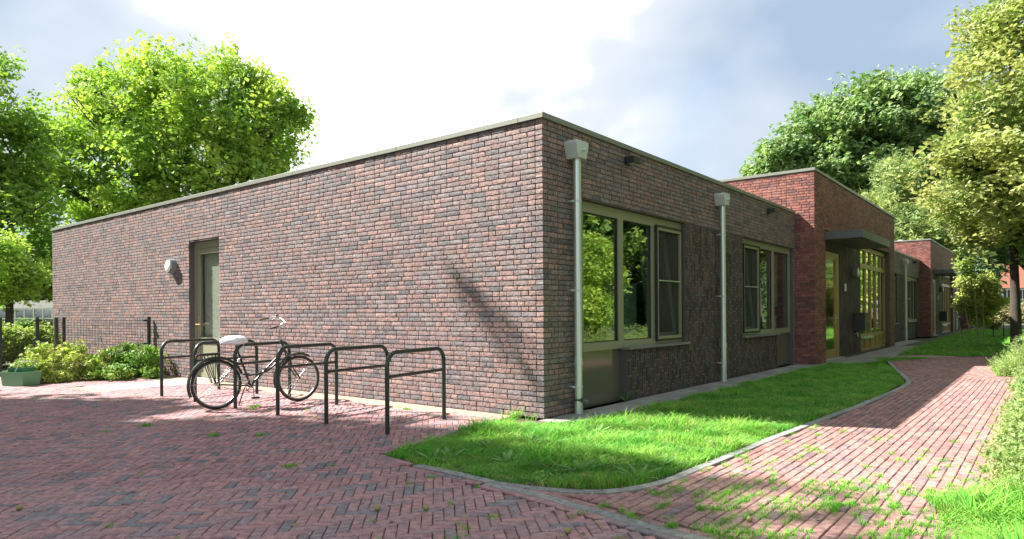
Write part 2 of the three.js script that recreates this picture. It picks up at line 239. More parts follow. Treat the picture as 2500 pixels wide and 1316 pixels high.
function house(k) {
  const names = ['nearest brick house of the row, its long dark side wall beside the bike racks', 'second brick house of the row, half hidden behind the red entrance block', 'farthest brick house of the row, a small red block above the young shrub'];
  const h = thing('brick_house', names[k], 'house', [0, 0, -UNIT * k]);
  const s0 = k ? V2 - UNIT : 0, bricks = [], zoff = -UNIT * k, lw = 16.3;
  const wing = new THREE.Group(), tower = new THREE.Group(); wing.name = numbered('wall'); tower.name = numbered('wall'); h.add(wing, tower);
  const R = 0.012, T = 0.32;
  // mortar bodies of the wing front (x = 0), cut round the openings
  const fc = (a, b, y0, y1) => box(-T, -R, y0, y1, -b, -a);
  const core = [fc(Math.max(s0 + (k ? 0 : 0.012), 0.0), 0.85, 0, TOP), fc(0.85, V1, 2.70, TOP), fc(3.99, 6.65, 0, 2.70), fc(2.03, 3.99, 0, 0.715), fc(6.65, 8.74, 0, 0.725), fc(9.97, V1, 0, 2.70)];
  if (!k) core.push(box(-7.478, -T - 0.001, 0, TOP, -T, -R), box(-8.659, -7.478, 2.69, TOP, -T, -R), box(-lw, -8.659, 0, TOP, -T, -R), box(-lw + R, -lw + T, 0, TOP, -V1, -T - 0.001), box(-T - 0.001, -R - 0.0005, 0, TOP, -T, -R));
  part('mortar', core, M.mortar, wing); part('mortar', [box(-0.05, -0.0115, 0, 2.695, -6.648, -3.992), box(-0.05, -0.0115, 0, 0.713, -3.988, -2.032), box(-0.05, -0.0115, 0, 0.723, -8.738, -6.652)], M.mortarPale, wing);
  const wx = k ? -9 : -lw;
  part('roof', [box(wx + 0.3, -0.3, 3.28, 3.36, -V1, -s0 - 0.3)], M.roof, h);
  part('floor', [box(wx + 0.32, -T, -0.02, 0.012, -V1, -s0 - T), box(wx + 0.32, -3.2, 0.012, 3.2, -5.35, -5.25), box(-4.3, -4.2, 0.012, 3.2, -V1, -s0 - T)], M.inside, h);
  const F = { origin: V(0, 0, zoff), dir: V(0, 0, -1), normal: V(1, 0, 0) }, far = 15;
  const add = (wall, spec) => { const a = []; layBricks(a, spec); for (const b of a) { b.wall = wall; bricks.push(b); } };
  const shift = (s) => ({ ...F, origin: V(0, 0, zoff - s) });
  const moved = (list) => list.map(([a, b, c, d]) => [a - s0, b - s0, c, d]);
  add(wing, { ...shift(s0), length: V1 - s0, y1: TOP, holes: moved([[0.85, 9.97, 0, 2.70]]), tone: 'dark', lead: k ? undefined : 1, joints: k ? [] : [0.31], far, seed: 11 + k });
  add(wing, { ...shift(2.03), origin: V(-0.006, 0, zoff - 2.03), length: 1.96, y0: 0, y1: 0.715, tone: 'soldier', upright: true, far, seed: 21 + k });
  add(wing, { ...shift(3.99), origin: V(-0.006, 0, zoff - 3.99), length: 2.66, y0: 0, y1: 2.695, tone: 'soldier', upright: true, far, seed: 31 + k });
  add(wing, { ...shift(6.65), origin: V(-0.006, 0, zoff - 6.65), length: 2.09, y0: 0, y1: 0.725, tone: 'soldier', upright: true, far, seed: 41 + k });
  if (!k) add(wing, { origin: V(0, 0, 0), dir: V(-1, 0, 0), normal: V(0, 0, 1), length: lw, y1: TOP, holes: [[7.478, 8.659, 0, 2.69]], tone: 'dark', lead: 0, far: 14, seed: 51 });
  // brick reveals beside the openings
  const rev = (list) => list.forEach((g) => part('reveal', g, M.mortar, wing));
  rev([box(-0.2, -0.02, 0.73, 2.70, -3.994, -3.985), box(-0.2, -0.02, 0, 0.715, -2.034, -2.026), box(-0.2, -0.02, 0, 2.70, -9.975, -9.966)]);
  // tower
  const tc = (a, b, y0, y1) => box(P_OUT - 0.1, P_OUT - R, y0, y1, -b, -a);
  part('mortar', [tc(V1 + 0.012, 11.1, 0, TOWER), tc(11.1, 19.62, 3.2, TOWER), tc(19.62, V2 - 0.012, 0, TOWER), box(-7, P_OUT - R - 0.001, 0, TOWER, -V1 - 0.12, -V1 - 0.012), box(-7, P_OUT - R - 0.001, 0, TOWER, -V2 + 0.012, -V2 + 0.12), box(-7.1, -7, 0, TOWER, -V2 + 0.012, -V1 - 0.012), box(0.1, P_OUT - 0.12, 0, 3.3, -15.55, -13.0), box(0.1, P_OUT - 0.12, 2.76, 3.3, -13.0, -11.0)], M.mortar, tower);
  part('roof', [box(-7, P_OUT - 0.1, 4.26, 4.34, -V2 + 0.1, -V1 - 0.1)], M.roof, h);
  part('floor', [box(-7, P_OUT - 0.1, -0.02, 0.012, -V2 + 0.12, -V1 - 0.12)], M.inside, h);
  add(tower, { origin: V(P_OUT, 0, zoff - V1), dir: V(0, 0, -1), normal: V(1, 0, 0), length: V2 - V1, y1: TOWER, holes: [[11.1 - V1, 19.62 - V1, 0, 3.2]], tone: 'red', lead: 1, far: 0, seed: 61 + k });
  add(tower, { origin: V(P_OUT, 0, zoff - V1), dir: V(-1, 0, 0), normal: V(0, 0, 1), length: 4.2, y1: TOWER, holes: [[P_OUT + 0.005, 9, 0, 3.45]], tone: 'red', lead: 0, joints: [0.62], far: k ? 0 : 19, seed: 71 + k });
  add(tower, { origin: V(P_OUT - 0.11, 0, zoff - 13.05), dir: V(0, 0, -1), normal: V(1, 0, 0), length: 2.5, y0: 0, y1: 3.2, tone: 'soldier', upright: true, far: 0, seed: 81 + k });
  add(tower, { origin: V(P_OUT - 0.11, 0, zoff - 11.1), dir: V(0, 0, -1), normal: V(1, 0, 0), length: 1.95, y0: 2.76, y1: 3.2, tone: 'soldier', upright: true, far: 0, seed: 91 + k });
  // world matrices are laid out in scene space: bring them into the house
  const back = new THREE.Matrix4().makeTranslation(0, 0, -zoff); for (const b of bricks) b.m.premultiply(back);
  wallUp(h, null, bricks, k ? 60 : 300);
  // copings, in lengths with joints
  const c1 = []; for (let a = s0 + (k ? 0.02 : 0); a < V1 - 0.05; a += 2.52) c1.push(rbox(-0.34, 0.026, TOP, TOP + 0.065, -Math.min(V1 - 0.03, a + 2.515), -a + (a || k ? 0 : 0.026), 0.004));
  for (const g of c1) part('coping', g, M.coping, h);
  if (!k) for (let a = 0; a < lw; a += 2.52) part('coping', rbox(-Math.min(lw + 0.03, a + 2.515), a ? -a : -0.343, TOP, TOP + 0.065, -0.34, 0.026, 0.004), M.coping, h);
  for (let a = V1; a < V2 - 0.1; a += 2.61) part('coping', rbox(P_OUT - 0.34, P_OUT + 0.026, TOWER, TOWER + 0.065, -Math.min(V2, a + 2.606), -a + (a === V1 ? 0.026 : 0), 0.004), M.coping, h);
  part('coping', rbox(-7, P_OUT - 0.341, TOWER, TOWER + 0.064, -V1 - 0.3, -V1 + 0.026, 0.004), M.coping, h);
  part('roof_vent', [cyl(V(-0.9, 4.34, -V1 - 0.8), V(-0.9, 4.6, -V1 - 0.8), 0.14, 0.14, 16), cyl(V(-0.9, 4.58, -V1 - 0.8), V(-0.9, 4.66, -V1 - 0.8), 0.24, 0.1, 16)], M.zinc, h);
  // first window: two fixed lights, a tilted sash, a low panel
  const win = (name) => { const g = new THREE.Group(); g.name = numbered(name); h.add(g); return g; };
  const fx = -0.08;
  const w1 = win('window');
  part('frame', [box(-0.2, fx, 2.56, 2.695, -3.985, -0.855), box(-0.2, fx, 0.735, 0.845, -3.985, -0.855), box(-0.2, fx - 0.002, 0.845, 2.56, -1.0, -0.855), box(-0.2, fx - 0.002, 0.845, 2.56, -2.055, -1.915), box(-0.2, fx - 0.002, 0.845, 2.56, -3.03, -2.93), box(-0.2, fx - 0.002, 0.845, 2.56, -3.985, -3.935)], M.frame, w1);
  part('pane', box(-0.125, -0.117, 0.845, 2.56, -1.915, -1.0), glass, w1); part('pane', box(-0.125, -0.117, 0.845, 2.56, -2.93, -2.055), glass, w1);
  part('glazing_bead', [...frameRect(1.0, 1.915, 0.845, 2.56, 0.012, -0.116, -0.1), ...frameRect(2.055, 2.93, 0.845, 2.56, 0.012, -0.116, -0.1)], M.gasket, w1);
  part('screen', box(-0.36, -0.355, 0.8, 1.68, -2.95, -2.03), M.frosted, w1);  // grey-green sheet behind the lower half of the second pane
  tiltSash(w1, 3.02, 3.945, 0.80, 2.585, fx + 0.012);
  part('sill', rbox(-0.1, 0.055, 0.716, 0.752, -4.05, -1.99, 0.006), M.sill, w1);
  const p1 = win('spandrel_panel'); part('panel', box(-0.16, -0.135, 0.03, 0.733, -2.02, -0.86), M.panel, p1); part('panel_trim', [box(-0.2, -0.1, 0, 0.03, -2.02, -0.86)], M.frameDark, p1);
  const w2 = win('window');
  part('frame', [box(-0.2, fx, 2.57, 2.70, -9.965, -6.655), box(-0.2, fx, 0.745, 0.86, -9.965, -6.655), box(-0.2, fx - 0.002, 0.86, 2.57, -6.76, -6.655), box(-0.2, fx - 0.002, 0.86, 2.57, -7.83, -7.74), box(-0.2, fx - 0.002, 0.86, 2.57, -8.80, -8.66), box(-0.2, fx - 0.002, 0.86, 2.57, -9.965, -9.83)], M.frame, w2);
  part('pane', box(-0.125, -0.117, 0.86, 2.57, -8.66, -7.83), glass, w2); part('pane', box(-0.125, -0.117, 0.86, 2.57, -9.83, -8.80), glass, w2);
  part('glazing_bead', [...frameRect(7.83, 8.66, 0.86, 2.57, 0.012, -0.116, -0.1), ...frameRect(8.80, 9.83, 0.86, 2.57, 0.012, -0.116, -0.1)], M.gasket, w2);
  part('roller_blind', box(-0.34, -0.335, 1.35, 2.57, -9.85, -8.75), M.blind, w2);
  tiltSash(w2, 6.79, 7.74, 0.815, 2.59, fx + 0.012);
  part('sill', rbox(-0.1, 0.055, 0.727, 0.762, -8.79, -6.62, 0.006), M.sill, w2);
  const p2 = win('spandrel_panel'); part('panel', box(-0.16, -0.135, 0.03, 0.743, -9.96, -8.75), M.panel, p2); part('panel_trim', [box(-0.2, -0.1, 0, 0.03, -9.96, -8.75)], M.frameDark, p2);
  if (!k) downpipe(h, 0.585, true); downpipe(h, 5.33, false);
  // entrance: canopy, door, wide window with timber frame
  const ca = part('canopy', [rbox(P_OUT - 0.002, 1.27, 2.97, 3.16, -14.5, -11.02, 0.004)], M.canopy, h);
  const ex = P_OUT - 0.13, d = win('door');
  part('door_frame', [box(ex - 0.07, ex, 0.02, 2.75, -11.2, -11.11), box(ex - 0.07, ex, 0.02, 2.75, -13.02, -12.72), box(ex - 0.07, ex, 2.66, 2.75, -12.72, -11.2)], M.wood, d);
  part('door_leaf', frameRect(11.2, 12.72, 0.03, 2.66, 0.1, ex - 0.06, ex - 0.012, 0.1, 0.22), M.wood, d);
  part('pane', box(ex - 0.04, ex - 0.03, 0.25, 2.56, -12.62, -11.3), doorGlass, d);
  part('handle', [cyl(V(ex, 1.06, -12.66), V(ex + 0.06, 1.06, -12.66), 0.012), cyl(V(ex + 0.055, 1.06, -12.66), V(ex + 0.055, 1.06, -12.5), 0.011), rbox(ex - 0.012, ex - 0.004, 0.92, 1.16, -12.68, -12.64, 0.003)], M.steel, d);
  const w3 = win('entrance_window'); const a0 = 15.56, a1 = 19.61, pw = (a1 - a0 - 0.1) / 5;
  part('frame', [box(ex - 0.08, ex, 0.02, 0.1, -a1, -a0), box(ex - 0.08, ex, 3.06, 3.19, -a1, -a0), box(ex - 0.08, ex, 2.52, 2.66, -a1, -a0), box(ex - 0.08, ex, 0.44, 0.54, -a1, -a0)], M.wood, w3);
  for (let i = 0; i <= 5; i++) part('mullion', box(ex - 0.08, ex - 0.002, 0.1, 3.06, -a0 - 0.1 - i * pw + 0.0, -a0 - i * pw), M.wood, w3);
  for (let i = 0; i < 5; i++) for (const [y0, y1, m] of [[0.54, 2.52, glass], [2.66, 3.06, glass], [0.1, 0.44, M.wood]]) part(m === glass ? 'pane' : 'lower_panel', box(ex - 0.05, ex - 0.042, y0, y1, -a0 - (i + 1) * pw, -a0 - 0.1 - i * pw), m, w3);
  part('door_bar', box(ex, ex + 0.07, 0.40, 0.46, -17.2, -15.7), M.steel, w3);
  part('reveal', box(0.1, P_OUT - 0.015, 0, 3.2, -19.66, -19.615), M.mortar, tower); part('reveal', box(0.1, P_OUT - 0.015, 0, 3.2, -11.105, -11.06), M.mortar, tower);
  part('doorstep', rbox(0.1, P_OUT + 0.02, 0.0, 0.03, -13.0, -11.11, 0.004), M.concrete, h);
  if (!k) {                                                                  // side door in the long wall
    const sd = win('door'), z = -0.11;
    part('door_frame', [box(-8.655, -8.56, 0.02, 2.56, z - 0.09, z), box(-7.57, -7.482, 0.02, 2.56, z - 0.09, z), box(-8.655, -7.482, 2.56, 2.685, z - 0.09, z - 0.002)], M.frame, sd);
    part('door_leaf', [box(-8.555, -8.47, 0.03, 2.555, z - 0.07, z - 0.01), box(-7.66, -7.575, 0.03, 2.555, z - 0.07, z - 0.01), box(-8.47, -7.66, 2.45, 2.555, z - 0.07, z - 0.01), box(-8.47, -7.66, 0.70, 0.80, z - 0.07, z - 0.01), box(-8.47, -7.66, 0.03, 0.12, z - 0.07, z - 0.01)], M.frame, sd);
    part('pane', box(-8.47, -7.66, 0.80, 2.45, z - 0.045, z - 0.037), doorGlass, sd);
    part('lower_panel', box(-8.47, -7.66, 0.12, 0.70, z - 0.05, z - 0.03), M.frame, sd); part('added_backing', box(-8.5, -7.62, 0.75, 2.5, z - 0.13, z - 0.125), M.added_backing, sd);  // pale panel added behind the glass to lighten the door
    part('handle', [rbox(-8.535, -8.495, 0.94, 1.24, z - 0.01, z + 0.0, 0.004), cyl(V(-8.515, 1.06, z), V(-8.515, 1.06, z + 0.055), 0.012), cyl(V(-8.515, 1.06, z + 0.05), V(-8.35, 1.06, z + 0.05), 0.011)], M.brass, sd);
    part('threshold', box(-8.66, -7.48, 0, 0.02, -0.2, 0.02), M.concrete, sd);
    part('reveal', box(-8.664, -8.655, 0, 2.69, -0.3, -0.02), M.mortar, wing); part('reveal', box(-7.482, -7.473, 0, 2.69, -0.3, -0.02), M.mortar, wing);
  }
  return h;
}
for (let k = 0; k < 3; k++) house(k);

// ------------------------------------------------------------------ ground, paving, kerbs, slabs
function project(x, y, z) {
  const v = V(x, y, z).sub(EYE).applyAxisAngle(V(0, 1, 0), -YAW).applyAxisAngle(V(0, 0, 1), -ROLL);
  return v.z < -0.3 ? [1250 + FOCAL * v.x / -v.z, CENTRE_Y - FOCAL * v.y / -v.z, -v.z] : null;
}
function inView(x, z, m = 0.7) { const p = project(x, 0, z); if (!p) return false; const k = m * FOCAL / p[2]; return p[0] > -k && p[0] < 2500 + k && p[1] < 1316 + k; }
const flat = (poly, y) => { const s = new THREE.Shape(poly.map(([x, z]) => new THREE.Vector2(x, -z))); const g = new THREE.ShapeGeometry(s); g.rotateX(-Math.PI / 2); g.translate(0, y, 0); const p = g.attributes.position, u = g.attributes.uv; for (let i = 0; i < p.count; i++) u.setXY(i, p.getX(i), p.getZ(i)); return g; };
const structure = (name, geo, mat) => { const m = part(name, geo, mat, scene, 'structure'); return m; };
{ const g = new THREE.CircleGeometry(600, 64); g.rotateX(-Math.PI / 2); g.translate(0, -0.06, -20); const u = g.attributes.uv; for (let i = 0; i < u.count; i++) u.setXY(i, u.getX(i) * 400, u.getY(i) * 400); structure('ground', g, std([0.075, 0.095, 0.035], 0.98, { map: paveGrain })); }
const KERB = [[0.03, 2.50], [0.57, 2.57], [1.04, 2.58], [1.41, 2.61], [1.70, 2.57], [2.03, 2.46], [2.2, 2.34], [2.32, 2.15], [2.41, 1.84], [2.44, 1.28], [2.47, 0.67], [2.5, -0.16], [2.55, -1.06], [2.64, -2.59], [2.73, -4.31], [2.76, -6.83], [2.61, -7.69], [2.28, -9.11], [1.65, -11.92]];
const STRIP = [[1.40, 2.66], [1.75, 2.66], [2.13, 2.72], [2.51, 2.78], [2.88, 2.84], [3.2, 2.86], [3.9, 2.93], [5.2, 3.05]];
const PLAZA = [[-0.42, 0.0], [0.0, 2.50], [0.5, 2.63], [1.04, 2.65], [1.40, 2.72], [1.75, 2.72], [2.13, 2.78], [2.51, 2.84], [2.88, 2.90], [3.2, 2.92], [3.9, 2.99], [5.2, 3.11], [5.2, 8], [-16, 12], [-24, 8], [-24, 2.2], [-10.6, 1.7], [-10.25, 0.0]];
const PATH = [[1.72, 2.64], ...KERB.slice(4).map(([x, z]) => [x + 0.05, z + (z > 2 ? 0.04 : 0)]), [1.49, -12.32], [2.61, -15.06], [3.55, -16.28], [5.2, -17.4], [9, -17.4], [9, -9.6], [4.6, -9.8], [4.35, -5.6], [4.40, -1.3], [4.40, 0.4], [4.75, 1.2], [5.2, 2.97], [3.9, 2.87], [3.2, 2.80], [2.88, 2.78], [2.51, 2.72], [2.13, 2.66], [1.75, 2.60]];
const LAWN = [[-0.36, 0.06], [0.05, 2.44], [0.57, 2.52], [1.04, 2.53], [1.41, 2.55], [1.66, 2.51], [1.98, 2.40], [2.14, 2.29], [2.25, 2.12], [2.33, 1.82], [2.36, 1.28], [2.40, 0.67], [2.43, -0.16], [2.48, -1.06], [2.57, -2.59], [2.66, -4.31], [2.68, -6.83], [2.53, -7.69], [2.2, -9.11], [1.55, -11.7], [0.75, -11.0], [0.56, -10], [0.56, -0.42], [0.30, 0.14]];
const paved = (o, list, tone, single) => {
  list.sort((a, b) => b.size - a.size); const heap = new Heap(), cache = {};
  const geoOf = (L, W, v) => cache[`${Math.round(L * 1000)}_${Math.round(W * 1000)}_${v}`] ??= (() => { const keep = seedState; const g = paverGeo(L, W, 0.05, v * 77 + Math.round(L * 1000)); seedState = keep; return g; })();
  list.forEach((b, i) => { reseed(i * 13 + single); const g = geoOf(b.L, b.W, Math.floor(rnd() * 6));
    const m = new THREE.Matrix4().makeRotationFromEuler(new THREE.Euler(rr(-0.012, 0.012), b.a + rr(-0.008, 0.008), rr(-0.012, 0.012), 'YXZ')); m.setPosition(b.x, b.y ?? rr(-0.0025, 0.0025), b.z);
    const n = TONES[tone].length; let t = Math.floor(rnd() * n); if (tone === 'path' && t >= 3 && rnd() < 0.5) t = Math.floor(rnd() * 3);
    if (i < single) part('brick', g, MT[tone][t], o).applyMatrix4(m); else { const c = TONES[tone][t], k = rr(0.86, 1.15); heap.add(g, m, [c[0] * k, c[1] * k, c[2] * k]); } });
  part('brick_paving', heap.geo(), heatGround, o, 'stuff');
};
const heatGround = heapMat.ground;
const nearStrip = (x, z) => { let m = 9; for (let i = 0; i + 1 < STRIP.length; i++) { const [ax, az] = STRIP[i], [bx, bz] = STRIP[i + 1], t = Math.min(1, Math.max(0, ((x - ax) * (bx - ax) + (z - az) * (bz - az)) / ((bx - ax) ** 2 + (bz - az) ** 2))); m = Math.min(m, Math.hypot(x - lerp(ax, bx, t), z - lerp(az, bz, t))); } return m; };
const borderOf = (list) => (pts, off, y) => { const gap = 0.0045; for (let i = 0; i + 1 < pts.length; i++) { const [ax, az] = pts[i], [bx, bz] = pts[i + 1], len = Math.hypot(bx - ax, bz - az), n = Math.max(1, Math.round(len / 0.21)); for (let j = 0; j < n; j++) { const t = (j + 0.5) / n, x = lerp(ax, bx, t) + off[0], z = lerp(az, bz, t) + off[1]; if (!inView(x, z, 1)) continue; list.push({ x, z, L: len / n - gap, W: 0.066, a: -Math.atan2(bz - az, bx - ax), y, size: sizeOn(x, z, 0.2, 0.066) }); } } };
const sizeOn = (x, z, L, W) => { const p = project(x, 0, z); return p && p[0] > 0 && p[0] < 2500 && p[1] < 1316 ? L * W / Math.pow(p[2], 3) : 0; };
{ // plaza in herringbone, turned 45 degrees to the house
  const o = new THREE.Group(); o.name = 'plaza'; o.userData.kind = 'structure'; scene.add(o);
  const N = 3, W = 0.0685, L = W * N, list = [], gap = 0.0045, A = Math.PI / 4, ca = Math.cos(A), sa = Math.sin(A);
  const toWorld = (u, v) => [u * ca - v * sa - 2.0, -u * sa - v * ca + 3.0];
  const edge = (x, z) => inPoly(PLAZA, x, z);
  for (let k = -190; k < 190; k++) for (let m = -40; m < 40; m++) {
    const u0 = k * W + m * 2 * N * W, v0 = k * W;
    for (const [cu, cv, turn] of [[u0 + L / 2, v0 + W / 2, 0], [u0 + W / 2, v0 + W + L / 2, 1]]) {
      const [x, z] = toWorld(cu, cv); if (z < 0.03 || !inView(x, z)) continue; if (Math.hypot(x - EYE.x, z - EYE.z) > 17) continue;
      const e = turn ? [-sa, -ca] : [ca, -sa], ok = (t) => { const X = x + e[0] * L * t, Z = z + e[1] * L * t; return edge(X, Z) && nearStrip(X, Z) > 0.125 && !(X < -7.5 && X > -8.75 && Z < 2.1); };
      const put = (t, l) => list.push({ x: x + e[0] * L * t, z: z + e[1] * L * t, L: l - gap, W: W - gap, a: A + (turn ? Math.PI / 2 : 0), size: sizeOn(x, z, l, W) });
      if (ok(0.45) && ok(-0.45) && ok(0)) put(0, L);                            // whole bricks, and bricks cut to fit along the edges
      else for (const d of [-1, 1]) { if (!ok(d * 0.45)) continue; const cut = [0.3, 0.15, 0, -0.15, -0.3].map((t) => t * d).find((t, q, all) => !ok(t)) ?? -d * 0.45; const l = Math.abs(d * 0.5 - cut) - 0.16; if (l > 0.18) put(d * (0.5 - l / 2), L * l); }
    }
  }
  // soldier border beside the kerb and the raised edge beside the lawn
  const border = borderOf(list);
  border([[-0.415, 0.05], [0.0, 2.44]], [-0.02, 0], 0.012); for (let i = 0; i < 3; i++) border([[0.0, 2.50], [0.48, 2.555]], [-0.03 * i, 0.072 * i]); border([[0.5, 2.655], [1.0, 2.672], [1.36, 2.69]], [0, 0]); border(STRIP, [0, 0.081]);
  paved(o, list, 'plaza', 300);
  const sandy = new THREE.PlaneGeometry(13, 4.4, 240, 90); sandy.rotateX(-Math.PI / 2); sandy.translate(-6.4, 0, 2.19);
  { const p = sandy.attributes.position, u = sandy.attributes.uv; for (let i = 0; i < p.count; i++) { const x = p.getX(i), z = p.getZ(i); const w = sstep(0.95, -0.1, z + 0.35 * fbm(x * 1.1, z * 1.4, 2)) * 0.020 + sstep(0.15, 0.45, fbm(x * 0.8, z * 1.2, 8)) * 0.006 * sstep(2.6, 1.2, z); p.setY(i, inPoly(PLAZA, x, z) ? -0.0125 + w + 0.004 * n3(x * 9, z * 9, 1) + (w > 0.002 ? 0.002 * n3(x * 31, z * 31, 4) : 0) : -0.05); u.setXY(i, x, z); } sandy.computeVertexNormals(); }
  part('joint_sand', sandy, M.sand, o);
  part('bed', flat(PLAZA, -0.02), M.bed, o);
}
{ // the path: courses along it, curving away to the right at its far end
  const o = new THREE.Group(); o.name = 'path'; o.userData.kind = 'structure'; scene.add(o);
  const W = 0.0735, L = 0.212, gap = 0.0047, list = [], CX = 5.0, CZ = -8.2;
  const push = (x, z, a, l) => { if (!inView(x, z, 1.2)) return; const ex = Math.cos(a) * l, ez = -Math.sin(a) * l, ok = (t) => inPoly(PATH, x + ex * t, z + ez * t) && nearStrip(x + ex * t, z + ez * t) > 0.13; const put = (t, n) => list.push({ x: x + ex * t, z: z + ez * t, L: n - gap, W: W - gap, a, size: sizeOn(x, z, n, W) });
    if (ok(0.42) && ok(-0.42) && ok(0)) put(0, l); else for (const d of [-1, 1]) { if (!ok(d * 0.45)) continue; const cut = [0.3, 0.15, 0, -0.15, -0.3].map((t) => t * d).find((t) => !ok(t)) ?? -d * 0.45; const n = Math.abs(d * 0.5 - cut) - 0.16; if (n > 0.18) put(d * (0.5 - n / 2), l * n); } };
  for (let r = 0; r < 60; r++) { reseed(r + 900); const x = CX - (r + 0.5) * W + 0.4, off = (r % 2) * L / 2 + rr(-0.02, 0.02); for (let j = 0; j < 60; j++) { const z = 3.0 - off - j * L; if (z < CZ - 0.05) break; const drift = 0.05 * sstep(0, -8, z); push(x + drift, z, Math.PI / 2 - 0.006, L); } }
  for (let r = 1; r < 100; r++) { reseed(r + 1900); const R = (r + 0.5) * W - 0.4; if (R < 0.3) continue; const da = L / R; for (let a = (r % 2) * da / 2; a < Math.PI / 2 + 0.2; a += da) { const x = CX - R * Math.cos(a), z = CZ - 0.08 - R * Math.sin(a); push(x + 0.05, z, Math.PI / 2 - a, L); } }
  borderOf(list)(STRIP.slice(1), [0, -0.083]); borderOf(list)([[1.92, 2.60], [2.10, 2.52], [2.27, 2.42], [2.38, 2.26]], [0, 0]);
  paved(o, list, 'path', 300);
  part('bed', flat(PATH, -0.0145), std([0.11, 0.085, 0.065], 0.98, { map: paveGrain }), o);
}
function kerbRun(o, pts, w, name, y = 0.002) {                                // one mesh per stone
  const c = new THREE.CatmullRomCurve3(pts.map(([x, z]) => V(x, 0, z)), false, 'centripetal'), len = c.getLength(), n = Math.round(len / 0.85);
  for (let i = 0; i < n; i++) {
    const s = new THREE.Shape(), a = [], b = [], K = 5; for (let j = 0; j <= K; j++) { const t = (i + (j / K) * 0.992) / n, p = c.getPointAt(Math.min(1, t)), d = c.getTangentAt(Math.min(1, t)); a.push([p.x - d.z * w / 2, -(p.z + d.x * w / 2)]); b.push([p.x + d.z * w / 2, -(p.z - d.x * w / 2)]); }
    [...a, ...b.reverse()].forEach(([x, yy], q) => q ? s.lineTo(x, yy) : s.moveTo(x, yy)); s.closePath();
    const g = new THREE.ExtrudeGeometry(s, { depth: 0.09, bevelEnabled: true, bevelSize: 0.004, bevelThickness: 0.005, bevelSegments: 1 }); g.rotateX(-Math.PI / 2); g.translate(0, y - 0.095 + rr(-0.003, 0.003), 0); part(name, g, M.kerb[i % 3], o);
  }
}
M.kerb = [[0.30, 0.30, 0.285], [0.26, 0.262, 0.25], [0.34, 0.335, 0.31]].map((c) => std(c, 0.85, { map: paveGrain, bumpMap: paveGrain, bumpScale: 0.002 }));
{ const o = new THREE.Group(); o.name = 'kerb'; o.userData.kind = 'structure'; scene.add(o); reseed(77); kerbRun(o, KERB.slice(1), 0.075, 'kerb_stone', 0.006); kerbRun(o, STRIP, 0.085, 'kerb_stone', 0.003); }
{ const o = new THREE.Group(); o.name = 'pavement'; o.userData.kind = 'structure'; scene.add(o); reseed(78);
  const tiles = [0, 1, 2].map((i) => std([[0.32, 0.31, 0.285], [0.27, 0.268, 0.25], [0.37, 0.355, 0.32]][i], 0.9, { map: paveGrain, bumpMap: paveGrain, bumpScale: 0.002 })), g = [0, 1].map(() => rbox(-0.1465, 0.1465, -0.05, 0, -0.1465, 0.1465, 0.004));
  const lay = (x, z) => { const m = part('tile', g[Math.floor(rnd() * 2)], tiles[Math.floor(rnd() * 3)], o); m.position.set(x, rr(-0.002, 0.003), z); m.rotation.set(rr(-0.008, 0.008), rr(-0.006, 0.006), rr(-0.008, 0.008)); };
  for (let j = 0; j < 36; j++) for (let i = 0; i < 2; i++) { const x = 0.16 + i * 0.298, z = -0.02 - j * 0.298; if (z > -V1 - 0.1 && !(j === 0 && i === 1)) lay(x, z); }
  for (let j = 0; j < 34; j++) for (let i = 0; i < 3; i++) lay(P_OUT + 0.16 + i * 0.298, -V1 - 0.5 - j * 0.298);
  part('slab', [box(0.011, 0.62, -0.06, -0.012, -V1, 0.12), box(P_OUT, 1.36, -0.06, -0.012, -V2, -V1)], M.bed, o);
  for (let j = 0; j < 33; j++) { const m = part('tile', g[0], tiles[j % 3], o); m.position.set(0.17 + (j % 2) * 0.298, 0, -V2 - 0.3 - Math.floor(j / 2) * 0.298); }
  const cs = rbox(-0.29, 0.29, -0.05, 0, -0.29, 0.29, 0.005), light = M.concrete;   // pale slabs that lead to the side door
  for (let i = 0; i < 2; i++) for (let j = 0; j < 3; j++) { const m = part('tile', cs, light, o); m.position.set(-8.4 + i * 0.59, 0.001, 0.36 + j * 0.59); m.rotation.set(rr(-0.006, 0.006), rr(-0.01, 0.01), rr(-0.006, 0.006)); }
}
structure('sand_path', flat([[1.15, -13.4], [2.3, -14.0], [2.75, -15.2], [2.0, -15.4], [1.3, -14.7]], -0.006), M.sandPath);
structure('lawn_soil', [flat(LAWN, -0.011)], M.soil);
structure('border_soil', [flat([[4.3, 3.2], [4.0, 0.9], [4.3, -0.2], [4.3, -5.6], [3.95, -9.8], [4.6, -9.9], [12, -9.7], [12, 3.2]], -0.009)], M.soil);

